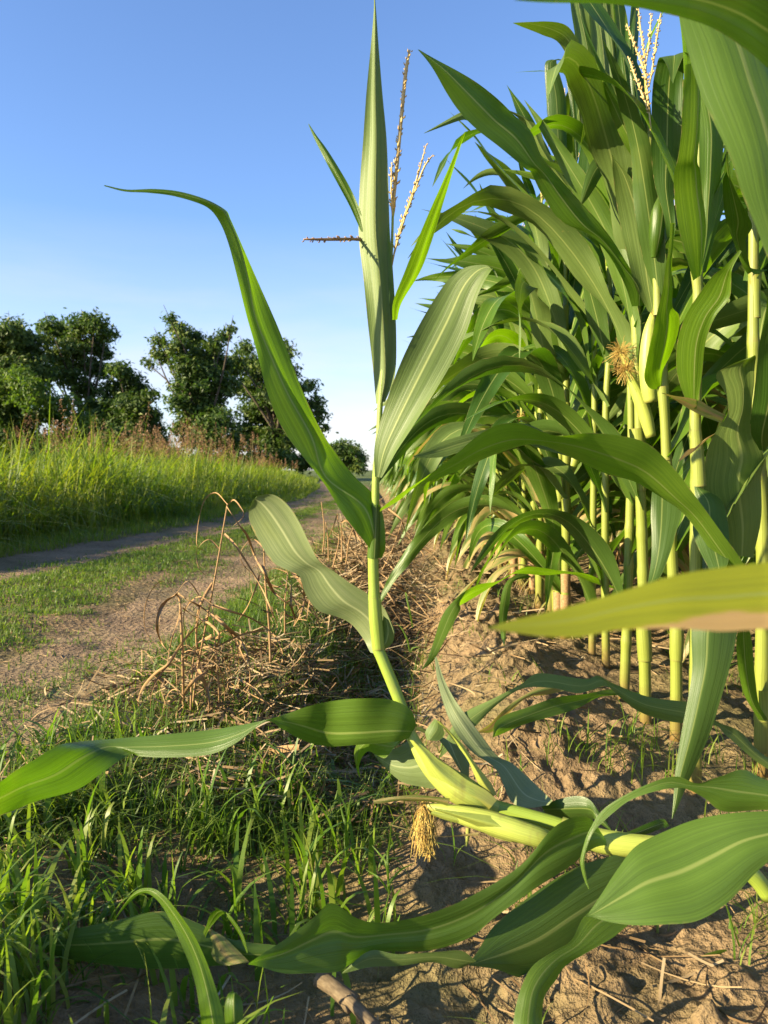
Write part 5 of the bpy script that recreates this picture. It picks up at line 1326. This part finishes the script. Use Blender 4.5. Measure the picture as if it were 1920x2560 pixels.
dead_weed('dead grass stems curving over the ditch behind the upright stalk', 'K', 3.1, (560, 860),
    [([(430, 760), (500, 620), (570, 420)], 6), ([(460, 500), (600, 560), (760, 640), (860, 760), (890, 840)], 6)],
    [([(470, 340), (560, 420), (600, 520), (700, 640), (720, 720)], 9), ([(440, 700), (540, 790), (640, 880), (720, 1000), (740, 1060)], 10), ([(400, 760), (520, 860), (640, 960), (760, 1100)], 9), ([(560, 640), (700, 760), (840, 780), (960, 840)], 8),
     ([(640, 900), (760, 930), (860, 990), (930, 960)], 8), ([(410, 840), (520, 1000), (560, 1140)], 7)], 5)

# ------------------------------------------------------------------ fallen pieces and separate small plants
def piece(name, label, cat, fr, d, rows, mat, fold=(.2, .2)):
    k = rows[len(rows) // 2]
    dd = (d[0] + d[1]) / 2 if isinstance(d, tuple) else d
    x = U(fr, (k[0] + k[2]) / 2, (k[1] + k[3]) / 2, dd)
    e = thing(name, label, cat, x)
    traced_leaf(e, fr, d, rows, mat, fold=fold, name='blade')
    return e
piece('dry_leaf', 'tan dry leaf lying on the straw left of the fallen stalk', 'dry leaf', 'C', (1.50, 1.62), [(1290, 1005, 1292, 1030), (1200, 1012, 1205, 1042), (1100, 1040, 1100, 1068), (1030, 1065, 1030, 1082), (985, 1085, 987, 1090)], M_DEAD)
piece('dry_leaf', 'narrow tan dry leaf lying in the lower left weeds', 'dry leaf', 'C', (1.16, 1.22), [(600, 1588, 602, 1602), (480, 1615, 482, 1632), (360, 1640, 365, 1660), (230, 1668, 235, 1690), (215, 1690, 217, 1695)], M_DEAD)
piece('dry_leaf', 'curled brown leaf scrap under the dark fallen blade', 'dry leaf', 'I', 0.93, [(1900, 700, 1900, 710), (1880, 760, 1870, 790)], M_DEAD) if False else None
# broad weed blade bent over in the lower left
wb = thing('broadleaf_grass', 'broad-leaved grass plant bent over at the bottom, bright blade crossed by thin shadows', 'grass plant', (U('C', 940, 2260, .82).x, .82, gz(U('C', 940, 2260, .82).x, .82)))
T(wb, 'C', (.80, .90), [(880, 2300, 985, 2290), (862, 2150, 958, 2150), (848, 2050, 930, 2050), (822, 1950, 890, 1930), (780, 1850, 840, 1820), (735, 1760, 770, 1720), (680, 1680, 710, 1655), (620, 1645, 650, 1624), (560, 1680, 580, 1640), (510, 1740, 520, 1715), (455, 1830, 458, 1826)], M_LEAF_BRIGHT, fold=(.15, .1), name='blade')
T(wb, 'C', (.95, .90), [(860, 1850, 880, 1860), (890, 1790, 905, 1800), (910, 1735, 950, 1745), (950, 1712, 975, 1735), (1000, 1745, 985, 1755), (1050, 1820, 1030, 1825), (1072, 1905, 1066, 1905)], M_LEAF_BRIGHT, fold=(.2, .2), name='blade')
T(wb, 'C', (.95, .93), [(885, 1790, 905, 1800), (900, 1850, 960, 1830), (920, 1930, 1010, 1880), (980, 1960, 1060, 1930), (1060, 1950, 1085, 1945)], M_LEAF_DRYTIP, fold=(.1, .1), name='blade')
T(wb, 'C', (.82, .85), [(985, 2290, 1045, 2290), (970, 2160, 1048, 2150), (985, 2090, 1035, 2085), (1010, 2075, 1020, 2075)], M_LEAF, fold=(.2, .2), name='blade')
# piece of an old stalk in the soil
os_ = thing('old_stalk', 'broken grey-brown piece of old corn stalk stuck in the soil at the bottom', 'corn stalk', U('C', 1480, 2090, .90))
mb = MB(); tube(mb, [U('C', 1380, 2010, .93), U('C', 1450, 2060, .915), U('C', 1530, 2130, .90)], [.0105, .010, .0105], seg=10, n=12, nodes=[.9])
mesh_obj('stalk_piece', mb.mesh('stalk_piece', offset=os_.location), M_OLD, os_)
mb = MB(); tube(mb, [U('C', 1500, 2100, .90), U('C', 1570, 2170, .885), U('C', 1660, 2260, .87)], [.007, .0075, .006], seg=10, n=12)
mesh_obj('splinter', mb.mesh('splinter', offset=os_.location), M_OLD, os_)
# small sprouts picked out on the soil
def sprout(label, fr, d, foot, blades, w=9):
    f = U(fr, *foot, d)
    e = thing('grass_sprout', label, 'grass sprout', f, 'grass sprouts on bare soil')
    g = random.Random(foot[0])
    for pts in blades:
        C = catmull([tuple(U(fr, x, y, d + g.uniform(-.03, .03) * (i > 0))) for i, (x, y) in enumerate(pts)], 18)
        t = np.linspace(0, 1, 18); W = px_size(fr, w, d) * np.minimum(1, .5 + 2 * t) * (1 - t ** 2.2) + .0003
        T_ = np.gradient(C, axis=0); T_ /= np.linalg.norm(T_, axis=1)[:, None] + 1e-9
        s = np.cross(T_, [g.uniform(-.5, .5), -1, .3]); s /= np.linalg.norm(s, axis=1)[:, None] + 1e-9
        u2 = np.cross(T_, s)
        mb = MB(); ribbon(mb, C + s * W[:, None] + u2 * W[:, None] * .5, C, C - s * W[:, None] + u2 * W[:, None] * .5, cols=4)
        mesh_obj('blade', mb.mesh('blade', offset=f), M_LEAF_BRIGHT, e)
sprout('little sprout with spreading blades on the dark soil below the silk', 'I', 1.0, (340, 1760), [[(338, 1760), (320, 1560), (270, 1480), (220, 1420)], [(340, 1760), (345, 1680), (420, 1590), (510, 1545)], [(335, 1740), (330, 1500), (345, 1400), (355, 1260)], [(330, 1740), (270, 1650), (180, 1590)]], 8)
sprout('upright sprout at the left of the silk', 'I', 1.2, (40, 1520), [[(40, 1520), (40, 1350), (60, 1200), (90, 980)], [(40, 1500), (40, 1300), (15, 1200), (0, 1120)]], 9)
sprout('sprout leaning over the lit soil near the right edge', 'D', 1.02, (1480, 1900), [[(1659, 2140), (1590, 1980), (1540, 1880), (1480, 1700)], [(1640, 2200), (1520, 1930), (1420, 1910), (1340, 1960), (1270, 2080)], [(1659, 2180), (1600, 2060), (1500, 1940)]], 9)
sprout('pale arching sprout in the furrow under the upright stalk', 'K', 1.9, (620, 1330), [[(620, 1330), (600, 1240), (560, 1160), (510, 1120)], [(625, 1330), (640, 1300), (690, 1290)], [(640, 1160), (620, 1050), (590, 920), (610, 950)]], 6)
